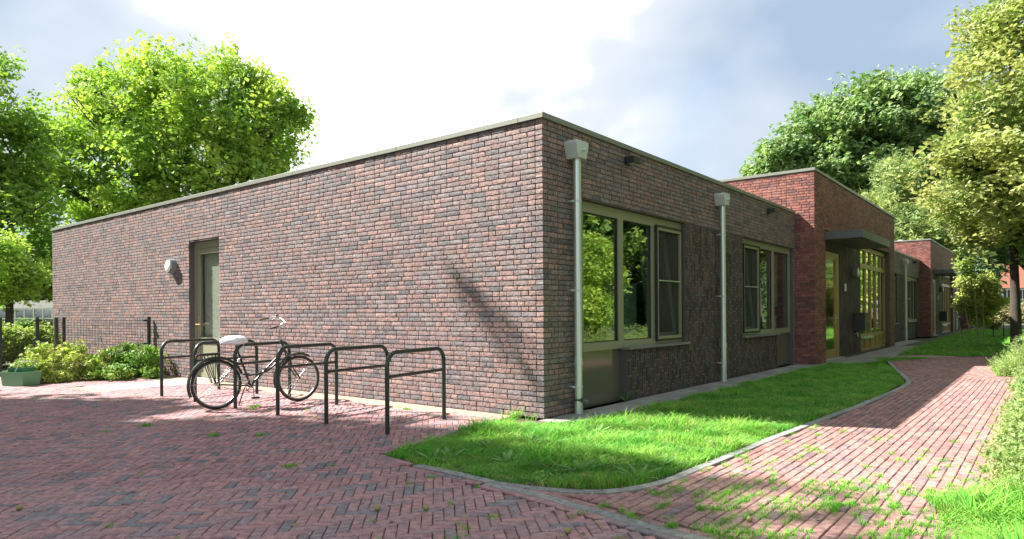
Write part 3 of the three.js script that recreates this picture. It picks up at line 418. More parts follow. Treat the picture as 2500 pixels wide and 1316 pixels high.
// ------------------------------------------------------------------ grass and leaves
function bladeClump(n, h, spread, w, lean, seed) {
  reseed(seed); const P = [];
  for (let i = 0; i < n; i++) { const a = rr(0, 6.28), r = spread * Math.sqrt(rnd()), x = Math.cos(a) * r, z = Math.sin(a) * r, hh = h * rr(0.45, 1.05), b = rr(0, 6.28), l = hh * lean * rr(0.2, 1.2), ww = w * rr(0.7, 1.3), f = b + 1.57;
    const pt = (t, s) => [x + Math.cos(b) * l * t * t + Math.cos(f) * ww * s * (1 - t * 0.85), hh * (t - 0.25 * lean * t * t), z + Math.sin(b) * l * t * t + Math.sin(f) * ww * s * (1 - t * 0.85)];
    const ts = [0, 0.4, 0.75, 1]; for (let k = 0; k < 3; k++) { const A = pt(ts[k], -0.5), B = pt(ts[k], 0.5), C = pt(ts[k + 1], 0.5), D = pt(ts[k + 1], -0.5); P.push(...A, ...B, ...C); if (k < 2) P.push(...A, ...C, ...D); } }
  const g = new THREE.BufferGeometry(); g.setAttribute('position', new THREE.Float32BufferAttribute(P, 3)); g.computeVertexNormals(); g.setAttribute('uv', new THREE.Float32BufferAttribute(new Float32Array(P.length / 3 * 2), 2)); return g;
}
function leafCluster(n, len, wid, spread, seed, droop = 0.3) {
  reseed(seed); const P = [], q = new THREE.Quaternion(), e = new THREE.Euler();
  for (let i = 0; i < n; i++) { const d = V(rr(-1, 1), rr(-0.8, 0.8), rr(-1, 1)).multiplyScalar(spread); const l = len * rr(0.7, 1.2), w = wid * rr(0.75, 1.2); e.set(rr(-0.9, 0.9) - droop, rr(0, 6.28), rr(-0.9, 0.9)); q.setFromEuler(e);
    const pts = [V(0, 0, 0), V(-w / 2, 0.12 * w, l * 0.45), V(0, 0, l * 0.5), V(w / 2, 0.12 * w, l * 0.45), V(0, -0.1 * l, l)].map((p) => p.applyQuaternion(q).add(d)); for (const [a, b, c] of [[0, 2, 1], [1, 2, 4], [0, 3, 2], [2, 3, 4]]) P.push(...pts[a].toArray(), ...pts[b].toArray(), ...pts[c].toArray()); }
  const g = new THREE.BufferGeometry(); g.setAttribute('position', new THREE.Float32BufferAttribute(P, 3)); g.computeVertexNormals(); g.setAttribute('uv', new THREE.Float32BufferAttribute(new Float32Array(P.length / 3 * 2), 2)); return g;
}
const q0 = new THREE.Quaternion(), e0 = new THREE.Euler(), s0 = V(1, 1, 1), m0 = new THREE.Matrix4(), c0 = new THREE.Color();
function scatter(name, geo, mat, items, parent, kind = 'stuff') {              // items: [x, y, z, scale, yaw, tilt, colour]
  const im = new THREE.InstancedMesh(geo, mat, items.length); im.name = numbered(name);
  items.forEach(([x, y, z, s, yaw, tilt, col], i) => { e0.set(tilt, yaw, tilt * 0.7, 'YXZ'); q0.setFromEuler(e0); const sc = Array.isArray(s) ? s : [s, s, s]; m0.compose(V(x, y, z), q0, s0.set(...sc)); im.setMatrixAt(i, m0); im.setColorAt(i, c0.setRGB(...col)); });
  if (kind) im.userData.kind = kind; im.castShadow = im.receiveShadow = true; (parent ?? scene).add(im); return im;
}
const mixc = (a, b, t, k = 1) => [lerp(a[0], b[0], t) * k, lerp(a[1], b[1], t) * k, lerp(a[2], b[2], t) * k];
const grassMat = leafMat({ roughness: 0.85, transmission: 0.35, specularIntensity: 0.3 });
const clumps = [bladeClump(14, 0.10, 0.055, 0.0068, 0.95, 1), bladeClump(12, 0.17, 0.05, 0.0085, 1.1, 2), bladeClump(12, 0.055, 0.035, 0.005, 0.9, 3), bladeClump(22, 0.11, 0.14, 0.012, 0.9, 4)];
const GA = [0.080, 0.325, 0.028], GB = [0.23, 0.44, 0.055], GC = [0.38, 0.36, 0.14];
const grassCol = (x, z) => { const t = sstep(-0.4, 0.5, fbm(x * 1.7, z * 1.7, 3) + rr(-0.25, 0.25)); return rnd() < 0.13 ? mixc(GC, GB, rnd()) : mixc(GA, GB, t, rr(0.8, 1.2)); };
function grassOn(name, poly, density, geo, hs, seed, keep = () => true) {
  reseed(seed); const xs = poly.map((p) => p[0]), zs = poly.map((p) => p[1]), x0 = Math.min(...xs), x1 = Math.max(...xs), z0 = Math.min(...zs), z1 = Math.max(...zs), items = [], n = (x1 - x0) * (z1 - z0) * density;
  for (let i = 0; i < n; i++) { const x = rr(x0, x1), z = rr(z0, z1); if (!inPoly(poly, x, z) || !keep(x, z)) continue; const h = hs * (0.62 + 1.5 * Math.max(-0.2, fbm(x * 1.5, z * 1.5, 9) + 0.12)) * rr(0.65, 1.3); items.push([x, -0.012, z, [rr(0.9, 1.3), Math.max(0.25, h), rr(0.9, 1.3)], rr(0, 6.28), rr(-0.12, 0.12), grassCol(x, z)]); }
  return scatter(name, geo, grassMat, items);
}
const dist = (x, z) => Math.hypot(x - EYE.x, z - EYE.z);
grassOn('lawn_grass', LAWN, 900, clumps[0], 0.95, 201, (x, z) => { const nearEdge = z > 2.35 ? 0.6 : 1; return rnd() < Math.min(1, 7 / dist(x, z)) * nearEdge && (x > 0.2 || z > 0.5 + rr(-0.2, 0.2)); });
grassOn('tall_grass', LAWN, 240, clumps[1], 0.95, 202, (x, z) => z > -1.5 && fbm(x * 1.1, z * 1.1, 21) > 0.0 && z < 2.2);
grassOn('far_lawn_grass', [[1.4, -15.2], [2.7, -15.4], [5, -17.9], [9, -18], [9, -44], [1.0, -44], [1.2, -20]], 60, clumps[3], 1.0, 203);
grassOn('verge_grass', [[1.4, -11.9], [1.7, -12.3], [2.3, -13.9], [1.15, -13.3]], 500, clumps[0], 0.8, 204);
grassOn('right_grass', [[4.0, 1.15], [4.25, 0.75], [4.6, 0.5], [5.2, 0.4], [5.2, 3.1], [4.5, 3.1], [4.22, 1.9]], 1300, clumps[0], 1.1, 205);
grassOn('right_tall_grass', [[4.2, 1.2], [4.42, 0.6], [5.2, 0.2], [5.2, 3.0], [4.6, 3.0], [4.4, 2.0]], 420, clumps[1], 1.35, 206);
{ reseed(207); const items = [];                                             // tufts that grow out of the joints
  const tuft = (x, z, s, n) => { for (let i = 0; i < n; i++) items.push([x + rr(-0.025, 0.025) * s, -0.008, z + rr(-0.05, 0.05) * s, s * rr(0.6, 1.2), rr(0, 6.28), rr(-0.2, 0.2), mixc(GA, GB, rnd(), rr(0.9, 1.25))]); };
  for (let i = 0; i < 2600; i++) { const x = rr(2.1, 4.5), z = rr(-3.0, 2.95); if (!inPoly(PATH, x, z)) continue; const dens = sstep(-2.6, 1.6, z) * (0.16 + 0.6 * sstep(2.7, 4.0, x) * sstep(-0.2, 1.3, z) + 0.34 * sstep(0.4, 2.4, z)) * sstep(-0.25, 0.35, fbm(x * 1.8, z * 1.8, 5) + 0.12); if (rnd() > dens) continue; const xr = Math.round((5.4 - x) / 0.0735); tuft(5.4 - xr * 0.0735, z, 1.0, 4); }
  for (let i = 0; i < 420; i++) { const x = rr(-6, 4.4), z = rr(0.2, 5); if (!inPoly(PLAZA, x, z)) continue; const near = sstep(1.3, 0.1, Math.abs(z - 2.75)) * sstep(0.2, 1.4, x); if (rnd() > 0.06 + near * 0.5) continue; tuft(x, z, rr(0.6, 1.05), 3); }
  for (const [px, py] of [[356, 1040], [522, 1064], [620, 995], [614, 1000], [622, 993], [1150, 998], [640, 1062], [990, 1000], [395, 928], [708, 1140]]) { const d = dirOf(px, py), t = -EYE.y / d.y; tuft(EYE.x + d.x * t, EYE.z + d.z * t, 1.2, 8); }
  scatter('joint_weeds', clumps[2], grassMat, items); }
function crownItems(blobs, per, spread, cols, seed, o = {}) {
  reseed(seed); const items = [], hole = o.hole ?? -0.12, nf = o.freq ?? 0.55;
  for (const [c, r, ry] of blobs) { const n = Math.round(per * r * r * (r < 0.4 ? 3 : 1)); for (let i = 0; i < n; i++) {
    const d = V(rr(-1, 1), rr(-1, 1), rr(-1, 1)); if (d.length() > 1 || d.length() < 0.05) { i--; continue; } d.normalize(); const k = Math.pow(rnd(), 0.33) * (1 + 0.34 * n3(d.x * 2.2 + c.x, d.y * 2.2 + c.y, d.z * 2.2 + c.z) + 0.34 * n3(d.x * 5.5 + c.x, d.y * 5.5 + c.z, d.z * 5.5));
    const p = V(c.x + d.x * r * k, c.y + d.y * (ry ?? r) * k, c.z + d.z * r * k); if (n3(p.x * nf + 7, p.y * nf * 1.4, p.z * nf) + 0.5 * n3(p.x * nf * 2.7, p.y * nf * 2.9, p.z * nf * 2.7) < hole) continue; if (p.y < (o.floor ?? 0.2)) continue;
    const t = sstep(-0.5, 0.5, n3(p.x * 0.8, p.y * 0.8, p.z * 0.8 + 9) + rr(-0.4, 0.4)); items.push([p.x, p.y, p.z, rr(0.55, 1.4) * spread, rr(0, 6.28), rr(-0.6, 0.6), mixc(cols[0], cols[1], t, rr(0.8, 1.2))]); } }
  return items;
}
const leaves = { broad: leafCluster(12, 0.20, 0.15, 0.34, 301), fine: leafCluster(12, 0.17, 0.11, 0.26, 302), oak: leafCluster(11, 0.24, 0.14, 0.26, 303, -0.2), needle: leafCluster(12, 0.30, 0.06, 0.24, 304, 0.5), small: leafCluster(9, 0.075, 0.05, 0.10, 305), ivy: leafCluster(7, 0.085, 0.075, 0.10, 306), young: leafCluster(8, 0.13, 0.07, 0.14, 307, 0.6) };
const crownMat = leafMat({ transmission: 0.58, roughness: 0.8, specularIntensity: 0.6 });
function tree(name, label, base, blobs, { per, leaf, scale = 1, cols, seed, trunk = 0.25, hole, freq, floor, category = 'tree', lean = 0, twigs = [] }) {
  const t = thing(name, label, category, [base.x, 0, base.z]);
  const loc = blobs.map(([c, r, ry]) => [V(c.x - base.x, c.y, c.z - base.z), r, ry]); const top = loc.reduce((m, b) => Math.max(m, b[0].y), 0), mid = loc.reduce((a, b) => a.add(b[0].clone().multiplyScalar(1 / loc.length)), V(0, 0, 0));
  const fork = V(mid.x * 0.25 + lean, Math.max(1.2, Math.min(...loc.map(([c, r, ry]) => c.y - (ry ?? r))) + 0.6), mid.z * 0.25), w = [];
  w.push(cyl(V(0, -0.1, 0), V(fork.x * 0.4, fork.y * 0.5, fork.z * 0.4), trunk * 1.25, trunk, 12), cyl(V(fork.x * 0.4, fork.y * 0.5 - 0.02, fork.z * 0.4), fork, trunk, trunk * 0.8, 12));
  part('trunk', w, M.bark, t); reseed(seed + 5);
  for (const [c, r] of loc) { const k = V(lerp(fork.x, c.x, 0.5) + rr(-0.3, 0.3), lerp(fork.y, c.y, 0.55) + rr(0, 0.4), lerp(fork.z, c.z, 0.5) + rr(-0.3, 0.3)); const l = [cyl(fork, k, trunk * 0.55, trunk * 0.36, 8), cyl(k, c, trunk * 0.36, trunk * 0.14, 7)]; for (let i = 0; i < 5; i++) { const e = c.clone().add(V(rr(-1, 1), rr(-0.3, 1), rr(-1, 1)).multiplyScalar(r * 0.8)); l.push(cyl(k.clone().lerp(c, rr(0.2, 1)), e, trunk * 0.14, trunk * 0.04, 5)); } part('limb', l, M.bark, t); }
  scatter('crown', leaf, crownMat, [...crownItems(loc, per, scale, cols, seed, { hole, freq, floor }), ...twigs.map(([x, y, z, k]) => [x - base.x, y, z - base.z, k, rr(0, 6), rr(-0.5, 0.5), cols[0]])], t); if (twigs.length) part('twig', tube(twigs.map(([x, y, z]) => V(x - base.x, y, z - base.z)), 0.025, 6), M.bark, t);
  return t;
}
const YG = [[0.24, 0.42, 0.045], [0.46, 0.60, 0.08]], DG = [[0.05, 0.12, 0.025], [0.10, 0.19, 0.04]], MG = [[0.16, 0.32, 0.03], [0.30, 0.46, 0.05]], OK = [[0.12, 0.24, 0.06], [0.26, 0.38, 0.10]], AU = [[0.22, 0.32, 0.07], [0.44, 0.47, 0.14]];
const blob = (px, py, depth, rpx, ypx) => [at(px, py, depth), rpx * depth / FOCAL, (ypx ?? rpx) * depth / FOCAL];
const off0 = (x, y, z, r, ry) => [V(x, y, z), r, ry];
const ground = (px, depth) => { const p = at(px, 770, depth); return V(p.x, 0, p.z); };
tree('plane_tree', 'tall sunlit yellow-green tree rising behind the roof left of centre', ground(450, 33), [blob(440, 290, 33, 170, 165), blob(570, 260, 32, 135, 135), blob(330, 270, 34, 120, 110), blob(660, 310, 34, 100, 90), blob(235, 300, 32, 100, 110), blob(130, 330, 31, 60, 60), blob(110, 440, 30, 60, 80), blob(180, 420, 31, 95, 120), blob(330, 440, 31, 130, 120), blob(500, 420, 32, 150, 120), blob(650, 400, 34, 85, 80), blob(150, 560, 32, 90, 100), blob(280, 560, 33, 120, 90), blob(430, 212, 34, 75, 60), blob(565, 200, 33, 65, 55), blob(715, 270, 33, 45, 60), blob(230, 215, 33, 55, 45)], { per: 199, leaf: leaves.broad, cols: YG, seed: 401, trunk: 0.42, hole: 0.02, freq: 0.6 });
tree('lime_tree', 'mid-green tree cut off by the left edge of the picture', ground(-40, 26), [blob(-20, 260, 26, 110, 130), blob(40, 380, 26, 85, 110), blob(-40, 450, 26, 120, 120), blob(30, 540, 25, 95, 90), blob(-50, 600, 25, 110, 90), blob(70, 620, 27, 80, 80)], { per: 252, leaf: leaves.fine, scale: 1.2, cols: MG, seed: 402, trunk: 0.3, hole: -0.05, freq: 0.7 });
tree('weeping_tree', 'low drooping tree with feathery yellow-green branches above the hedge at left', ground(20, 22), [blob(10, 640, 22, 55, 80), blob(60, 680, 22, 45, 50), blob(-30, 690, 22, 60, 60), blob(115, 690, 24, 25, 45)], { per: 630, leaf: leaves.fine, scale: 0.8, cols: YG, seed: 403, trunk: 0.12, hole: -0.15, freq: 0.9 });
tree('oak_tree', 'large dark green oak crown beyond the red entrance block at right', ground(2120, 52), [blob(2140, 300, 52, 150, 100), blob(2230, 280, 54, 110, 90), blob(2010, 340, 52, 95, 80), blob(1920, 390, 51, 75, 60), blob(2060, 440, 52, 150, 90), blob(2260, 440, 54, 160, 130), blob(1880, 420, 53, 60, 35), blob(2180, 560, 54, 130, 110)], { per: 125, leaf: leaves.oak, scale: 1.75, cols: OK, seed: 404, trunk: 0.5, hole: -0.06, freq: 0.5 });
tree('conifer', 'pale green conifer with upswept tips between the oak and the near tree', ground(2220, 44), [blob(2190, 430, 44, 55, 60), blob(2165, 510, 44, 75, 60), blob(2230, 560, 43, 90, 70), blob(2290, 590, 43, 80, 80), blob(2210, 640, 44, 80, 60)], { per: 331, leaf: leaves.needle, scale: 1.25, cols: [[0.20, 0.31, 0.08], [0.38, 0.46, 0.13]], seed: 405, trunk: 0.2, hole: 0.0, freq: 0.8 });
tree('dark_conifer', 'dark conifer filling the gap above the third house roof', ground(2360, 48), [blob(2330, 520, 50, 90, 110), blob(2400, 570, 50, 80, 100), blob(2330, 620, 48, 70, 60), blob(2380, 650, 46, 35, 35)], { per: 294, leaf: leaves.needle, scale: 1.4, cols: DG, seed: 406, trunk: 0.3, hole: -0.2 });
tree('maple_tree', 'near tree with yellow-tinged leaves leaning in from the right edge', ground(2481, 21), [blob(2440, 300, 20, 160, 160), blob(2540, 180, 21, 190, 170), blob(2400, 440, 19, 150, 110), blob(2500, 500, 20, 170, 130), blob(2350, 390, 19, 100, 60), blob(2350, 250, 20, 60, 80), blob(2320, 210, 20, 40, 45), blob(2470, 60, 21, 120, 110), blob(2620, 420, 21, 180, 180), blob(2440, 570, 20, 80, 50), blob(2560, 580, 20, 110, 60)], { per: 320, leaf: leaves.fine, scale: 0.95, cols: AU, seed: 407, trunk: 0.13, hole: 0.03, freq: 0.8 });
tree('hornbeam', 'broad low-branched tree far beyond the left edge, mirrored in the side door', V(-25, 0, 8.5), [off0(-25, 4, 8.5, 4, 3.6), off0(-26, 8, 9.5, 4, 3.5), off0(-27, 3, 13, 3.5, 3), off0(-24, 2.2, 5.5, 2.2, 2)], { per: 110, leaf: leaves.broad, scale: 1.7, cols: MG, seed: 413, trunk: 0.3, hole: -0.3 });
// trees beside the picture: they shade the plaza, and the windows mirror the ones across the path
const off = (x, y, z, r, ry) => [V(x, y, z), r, ry];
tree('beech_tree', 'spreading tree beyond the left edge that shades the plaza', V(-14, 0, 11), [off(-13.5, 8, 10.2, 3.6, 3), off(-12.5, 12, 11.0, 3.4, 3.4), off(-15.5, 10.5, 11.4, 3.6, 3.2), off(-12, 6, 10.4, 2.6, 2), off(-14, 15, 11.8, 3, 2.8), off(-16, 7, 9.6, 2.6, 2.4), off(-11, 9.3, 11.9, 2.8, 2.6), off(-12, 11, 7.3, 0.9, 0.8), off(-14, 9, 7.0, 0.7, 0.6), off(-12, 11, 8.4, 1.4, 1.2)], { per: 105, leaf: leaves.broad, scale: 1.4, cols: MG, seed: 408, trunk: 0.35, hole: -0.12, twigs: [[-11.9, 12.2, 8.0, 0.3], [-11.75, 13.4, 6.2, 0.3], [-11.5, 12.62, 5.06, 0.55], [-11.36, 12.42, 5.06, 0.5], [-11.24, 12.28, 5.06, 0.6], [-10.98, 12.05, 5.06, 0.6], [-10.8, 11.9, 5.06, 0.55], [-10.62, 11.76, 5.06, 0.6], [-10.46, 11.62, 5.06, 0.5]] });
tree('chestnut_tree', 'second tree beyond the left edge nearer the camera', V(-8, 0, 12.5), [off(-8, 8, 12.6, 3.6, 3), off(-10, 11, 12.7, 3.6, 3), off(-7, 11.5, 13.6, 3.2, 3), off(-9, 5.5, 13, 2.6, 2)], { per: 105, leaf: leaves.broad, scale: 1.4, cols: MG, seed: 409, trunk: 0.35, hole: -0.12 });
tree('ash_tree', 'leafy tree across the path outside the right edge', V(9.5, 0, -18), [off(9, 6, -18, 3, 3), off(11, 9, -20, 3.6, 3.4), off(7.6, 8, -16.5, 2.4, 2.2), off(10, 4, -16, 2.6, 2), off(8.5, 10.5, -18.5, 3, 2.6)], { per: 180, leaf: leaves.broad, scale: 1.1, cols: [OK[0], MG[1]], seed: 410, trunk: 0.25, hole: -0.2 });
tree('dark_yew', 'dark tree behind the leafy tree across the path outside the frame', V(14, 0, -27), [off(14, 5, -27, 5, 4), off(18, 7, -24, 5, 5), off(12, 9, -31, 5, 4), off(20, 4, -19, 4, 3.4), off(22, 9, -20, 5, 4.5), off(9, 5, -35, 4, 4), off(10.5, 1.8, -26, 3, 2.2), off(13, 1.8, -22, 3, 2.2), off(9, 1.8, -32, 2.8, 2.2), off(16, 1.8, -18, 3, 2.2)], { per: 45, leaf: leaves.oak, scale: 1.6, cols: DG, seed: 411, trunk: 0.4, hole: -0.3 });
tree('birch_tree', 'pale loose tree at the far end of the path outside the right edge', V(8, 0, -47), [off(7.4, 3, -46, 2.2, 3), off(9, 6.4, -47.5, 2.8, 3), off(7.8, 1.6, -43, 2, 1.7), off(6.9, 4.6, -48, 2, 2)], { per: 130, leaf: leaves.broad, scale: 1.6, cols: YG, seed: 414, trunk: 0.2, hole: -0.25 });
tree('added_walnut', 'added broad tree across the path outside the right edge, keeping sky light off the front wall', V(13, 0, -4), [off(13, 5, -4, 4, 3.4), off(12, 8, -6, 3.6, 3), off(15, 7, -1, 4, 3.4), off(12.5, 3, -8.5, 2.6, 2.2)], { per: 110, leaf: leaves.broad, scale: 1.6, cols: MG, seed: 415, trunk: 0.3, hole: -0.25 });  // added out of view to hold sky light back from the facade
tree('yellow_shrub', 'yellow-green shrub beside the path outside the right edge', V(7.2, 0, -13), [off(7.2, 2.2, -13, 1.1, 1.2), off(7.6, 3.1, -13.4, 0.9, 0.9), off(6.9, 1.3, -12.4, 0.8, 0.7)], { per: 700, leaf: leaves.fine, scale: 0.8, cols: YG, seed: 412, trunk: 0.06, hole: -0.2, category: 'shrub' });
{ const b = V(2.86, 0, -20.6), t = thing('young_shrub', 'young multi-stemmed shrub with pale leaves on the far lawn', 'shrub', [b.x, 0, b.z]); reseed(420);
  const bl = [], depth = 23.5; for (const [px, py, r] of [[2362, 690, 18], [2350, 640, 14], [2375, 740, 26], [2400, 720, 22], [2410, 690, 18], [2425, 740, 20], [2395, 770, 28], [2352, 740, 16]]) { const c = blob(px, py, depth, r, r * 1.2); bl.push([c[0].clone().sub(b), c[1], c[2]]); }
  for (const [x, z] of [[0, 0], [-0.18, 0.1], [0.12, -0.12], [-0.36, 0.05]]) part('stem', tube([V(x, 0, z), V(x * 1.4 - 0.05, 0.9, z), V(x * 1.9 - 0.1, 1.9, z)], 0.016, 6), M.stem, t);
  scatter('crown', leaves.young, crownMat, crownItems(bl, 1500, 0.85, [[0.24, 0.36, 0.05], [0.46, 0.50, 0.12]], 421, { hole: -0.1, freq: 3 }), t); }

// ------------------------------------------------------------------ bicycle racks
function rackThing(label, pos) {
  const r = thing('bicycle_rack', label, 'bicycle rack', pos, 0, 'dark green bicycle racks in a row beside the wall');
  const dx = -0.2, dz = -1.04, f = (t, y) => V(dx * t, y, dz * t), pts = [f(0, -0.03), f(0, 0.3)]; const R = 0.15, H = 0.84;
  const path = new THREE.CurvePath(); const L = Math.hypot(dx, dz), k = R / L;
  path.add(new THREE.LineCurve3(f(0, -0.03), f(0, H - R))); path.add(new THREE.CubicBezierCurve3(f(0, H - R), f(0, H - R * 0.45), f(k * 0.45, H), f(k, H))); path.add(new THREE.LineCurve3(f(k, H), f(1 - k, H))); path.add(new THREE.CubicBezierCurve3(f(1 - k, H), f(1 - k * 0.45, H), f(1, H - R * 0.45), f(1, H - R))); path.add(new THREE.LineCurve3(f(1, H - R), f(1, -0.03)));
  part('hoop', new THREE.TubeGeometry(path, 90, 0.024, 14, false), M.rack, r); part('crossbar', tube([f(0.02, 0.589), f(0.98, 0.589)], 0.019, 12), M.rack, r); return r;
}
const rackX = [-0.735, -1.81, -2.81, -3.83, -4.95, -6.03];
const rackSay = ['nearest dark green tube bicycle rack, closest to the building corner', 'second dark green tube bicycle rack from the building corner', 'third dark green bicycle rack, just in front of the bicycle front wheel', 'fourth dark green bicycle rack, crossing the bicycle below its saddle', 'fifth dark green bicycle rack, behind the bicycle rear wheel', 'farthest dark green bicycle rack, in front of the glass side door'];
const rack0 = rackThing(rackSay[0], [rackX[0], 0, 1.755]);
for (let i = 1; i < 6; i++) { const r = rack0.clone(); r.name = numbered('bicycle_rack'); r.userData = { ...rack0.userData, label: rackSay[i] }; r.position.x = rackX[i]; r.position.z = 1.74 - 0.01 * i; r.rotation.y = [0, -0.04, 0.015, 0.1, -0.05, 0.03][i]; scene.add(r); }

// ------------------------------------------------------------------ the bicycle (local x forward, y up, z to its right)
{
  const b = thing('bicycle', 'old black city bicycle leaning between the racks', 'bicycle', [-3.95, 0, 1.90], 1.42); b.scale.setScalar(0.95); b.rotation.order = 'YXZ'; b.rotation.x = -0.03;
  const WR = 0.345, RX = 0, FX = 1.2, spokeG = (n) => { const l = []; for (let i = 0; i < n; i++) { const a = i / n * 6.283, s = i % 2 ? 0.028 : -0.028, o = a + (i % 4 < 2 ? 0.55 : -0.55); l.push(cyl(V(Math.cos(o) * 0.03, Math.sin(o) * 0.03, s), V(Math.cos(a) * 0.305, Math.sin(a) * 0.305, 0), 0.0011, 0.0011, 4)); } return l; };
  const wheel = (x, steer) => { const w = new THREE.Group(); w.name = numbered('wheel'); w.position.set(x, WR, 0); w.rotation.y = steer; b.add(w);
    part('tyre', new THREE.TorusGeometry(WR - 0.02, 0.0215, 10, 60), M.rubber, w); part('rim', [new THREE.TorusGeometry(0.303, 0.012, 8, 60)], M.rim, w); part('spokes', spokeG(32), M.chrome, w, 'stuff'); part('hub', [cyl(V(0, 0, -0.05), V(0, 0, 0.05), 0.024), cyl(V(0, 0, -0.075), V(0, 0, 0.075), 0.007)], M.chrome, w); return w; };
  wheel(RX, 0); wheel(FX, 0.05);
  const head = V(0.98, 0.80, 0), headTop = V(0.935, 0.93, 0), bb = V(0.47, 0.29, 0), seatTop = V(0.30, 0.80, 0), ax = V(RX, WR, 0), fax = V(FX, WR, 0);
  part('frame', [cyl(bb, seatTop, 0.0155), tube([V(0.972, 0.83, 0), V(0.90, 0.66, 0), V(0.74, 0.50, 0), V(0.405, 0.43, 0)], 0.014, 10), cyl(V(0.985, 0.79, 0), bb, 0.016), cyl(V(0.995, 0.76, 0), headTop, 0.02), cyl(bb.clone().add(V(0, 0, -0.03)), ax.clone().add(V(0, 0, -0.06)), 0.010), cyl(bb.clone().add(V(0, 0, 0.03)), ax.clone().add(V(0, 0, 0.06)), 0.010), cyl(V(0.335, 0.70, -0.02), ax.clone().add(V(0, 0, -0.06)), 0.008), cyl(V(0.335, 0.70, 0.02), ax.clone().add(V(0, 0, 0.06)), 0.008), cyl(bb.clone().add(V(0, 0, -0.05)), bb.clone().add(V(0, 0, 0.05)), 0.024)], M.bikeFrame, b);
  part('fork', [-1, 1].map((s) => tube([V(1.0, 0.77, 0.02 * s), V(1.04, 0.66, 0.05 * s), V(1.10, 0.5, 0.052 * s), fax.clone().add(V(0, 0, 0.055 * s))], 0.011, 8)), M.bikeFrame, b);
  const guard = (x, a0, a1) => { const g = new THREE.TorusGeometry(WR + 0.018, 0.03, 6, 40, a1 - a0); g.rotateZ(a0); const p = g.attributes.position; for (let i = 0; i < p.count; i++) { const r = Math.hypot(p.getX(i), p.getY(i)), k = Math.max(r, WR + 0.012) / r; p.setXY(i, p.getX(i) * k, p.getY(i) * k); } g.computeVertexNormals(); g.translate(x, WR, 0); return g; };
  part('mudguard', [guard(RX, 0.35, 3.55)], M.bikeFrame, b); part('mudguard', [guard(FX, 1.1, 3.45)], M.bikeFrame, b);
  part('mudguard_stay', [-1, 1].flatMap((s) => [cyl(V(RX, WR, 0.055 * s), V(RX - 0.35, WR + 0.02, 0.03 * s), 0.0025, 0.0025, 5), cyl(V(FX, WR, 0.055 * s), V(FX - 0.3, WR + 0.16, 0.03 * s), 0.0025, 0.0025, 5)]), M.chrome, b);
  part('luggage_rack', [...[-0.07, -0.025, 0.025, 0.07].map((z) => cyl(V(-0.24, 0.775, z), V(0.30, 0.79, z * 0.6), 0.0055)), ...[-0.24, -0.1, 0.05, 0.2].map((x) => cyl(V(x, 0.775 + (x + 0.24) * 0.028, -0.075), V(x, 0.775 + (x + 0.24) * 0.028, 0.075), 0.0055)), ...[-1, 1].flatMap((s) => [0, 0.045, 0.16, 0.205].map((d) => cyl(V(-0.19 + d, 0.775, 0.075 * s), V(-0.04 + d * 0.25, d > 0.1 ? 0.37 : 0.36, 0.075 * s), 0.006)))], M.black, b);
  part('rear_light', rbox(-0.272, -0.25, 0.725, 0.765, -0.025, 0.025, 0.008), std([0.12, 0.012, 0.010], 0.3), b);
  const ring = new THREE.TorusGeometry(0.088, 0.006, 6, 40), spider = [ring]; for (let i = 0; i < 5; i++) spider.push(cyl(V(0, 0, 0), V(Math.cos(i * 1.257) * 0.085, Math.sin(i * 1.257) * 0.085, 0), 0.008, 0.006, 6)); const cg = join(spider); cg.translate(bb.x, bb.y, 0.06); part('chainring', cg, M.black, b);
  part('chain', [tube([V(bb.x, bb.y + 0.088, 0.06), V(0.05, WR + 0.035, 0.06)], 0.004, 5), tube([V(bb.x, bb.y - 0.088, 0.06), V(0.05, WR - 0.035, 0.06)], 0.004, 5)], M.chrome, b);
  for (const s of [1, -1]) { const c = V(bb.x + s * 0.02, bb.y - s * 0.165, 0.085 * s); part('crank', cyl(V(bb.x, bb.y, 0.085 * s), c, 0.011, 0.009, 8), M.chrome, b); part('pedal', rbox(c.x - 0.045, c.x + 0.045, c.y - 0.013, c.y + 0.013, s > 0 ? c.z : c.z - 0.09, s > 0 ? c.z + 0.09 : c.z, 0.006), M.rubber, b); }
  part('kickstand', [cyl(V(0.40, 0.27, -0.03), V(0.36, 0.0, -0.17), 0.009)], M.black, b);
  part('seat_post', cyl(seatTop, V(0.265, 0.90, 0), 0.013), M.chrome, b);
  const sad = new THREE.SphereGeometry(1, 24, 14); { const p = sad.attributes.position; for (let i = 0; i < p.count; i++) { const x = p.getX(i), w = lerp(0.125, 0.035, sstep(-0.4, 0.9, x)); p.setXYZ(i, 0.25 + x * 0.145, 0.925 + p.getY(i) * 0.04 + 0.01 * x * x, p.getZ(i) * w); } sad.computeVertexNormals(); } part('saddle', sad, M.rubber, b);
  const hb = new THREE.Group(); hb.name = numbered('handlebar'); hb.position.set(0.925, 0.985, 0); hb.rotation.order = 'YXZ'; hb.rotation.set(0.24, -0.16, 0); b.add(hb);
  part('stem', [tube([V(0.012, -0.09, 0), V(-0.01, 0.13, 0), V(0.015, 0.19, 0), V(0.06, 0.215, 0)], 0.0125, 10)], M.chrome, hb);
  part('bar', [tube([V(-0.21, 0.20, -0.30), V(-0.10, 0.225, -0.285), V(-0.005, 0.245, -0.235), V(0.05, 0.235, -0.13), V(0.065, 0.215, 0), V(0.05, 0.235, 0.13), V(-0.005, 0.245, 0.235), V(-0.10, 0.225, 0.285), V(-0.21, 0.20, 0.30)], 0.011, 10, 0.5, 60)], M.chrome, hb);
  for (const s of [-1, 1]) part('grip', tube([V(-0.225, 0.197, 0.303 * s), V(-0.10, 0.226, 0.286 * s)], 0.0155, 10), M.grip, hb);
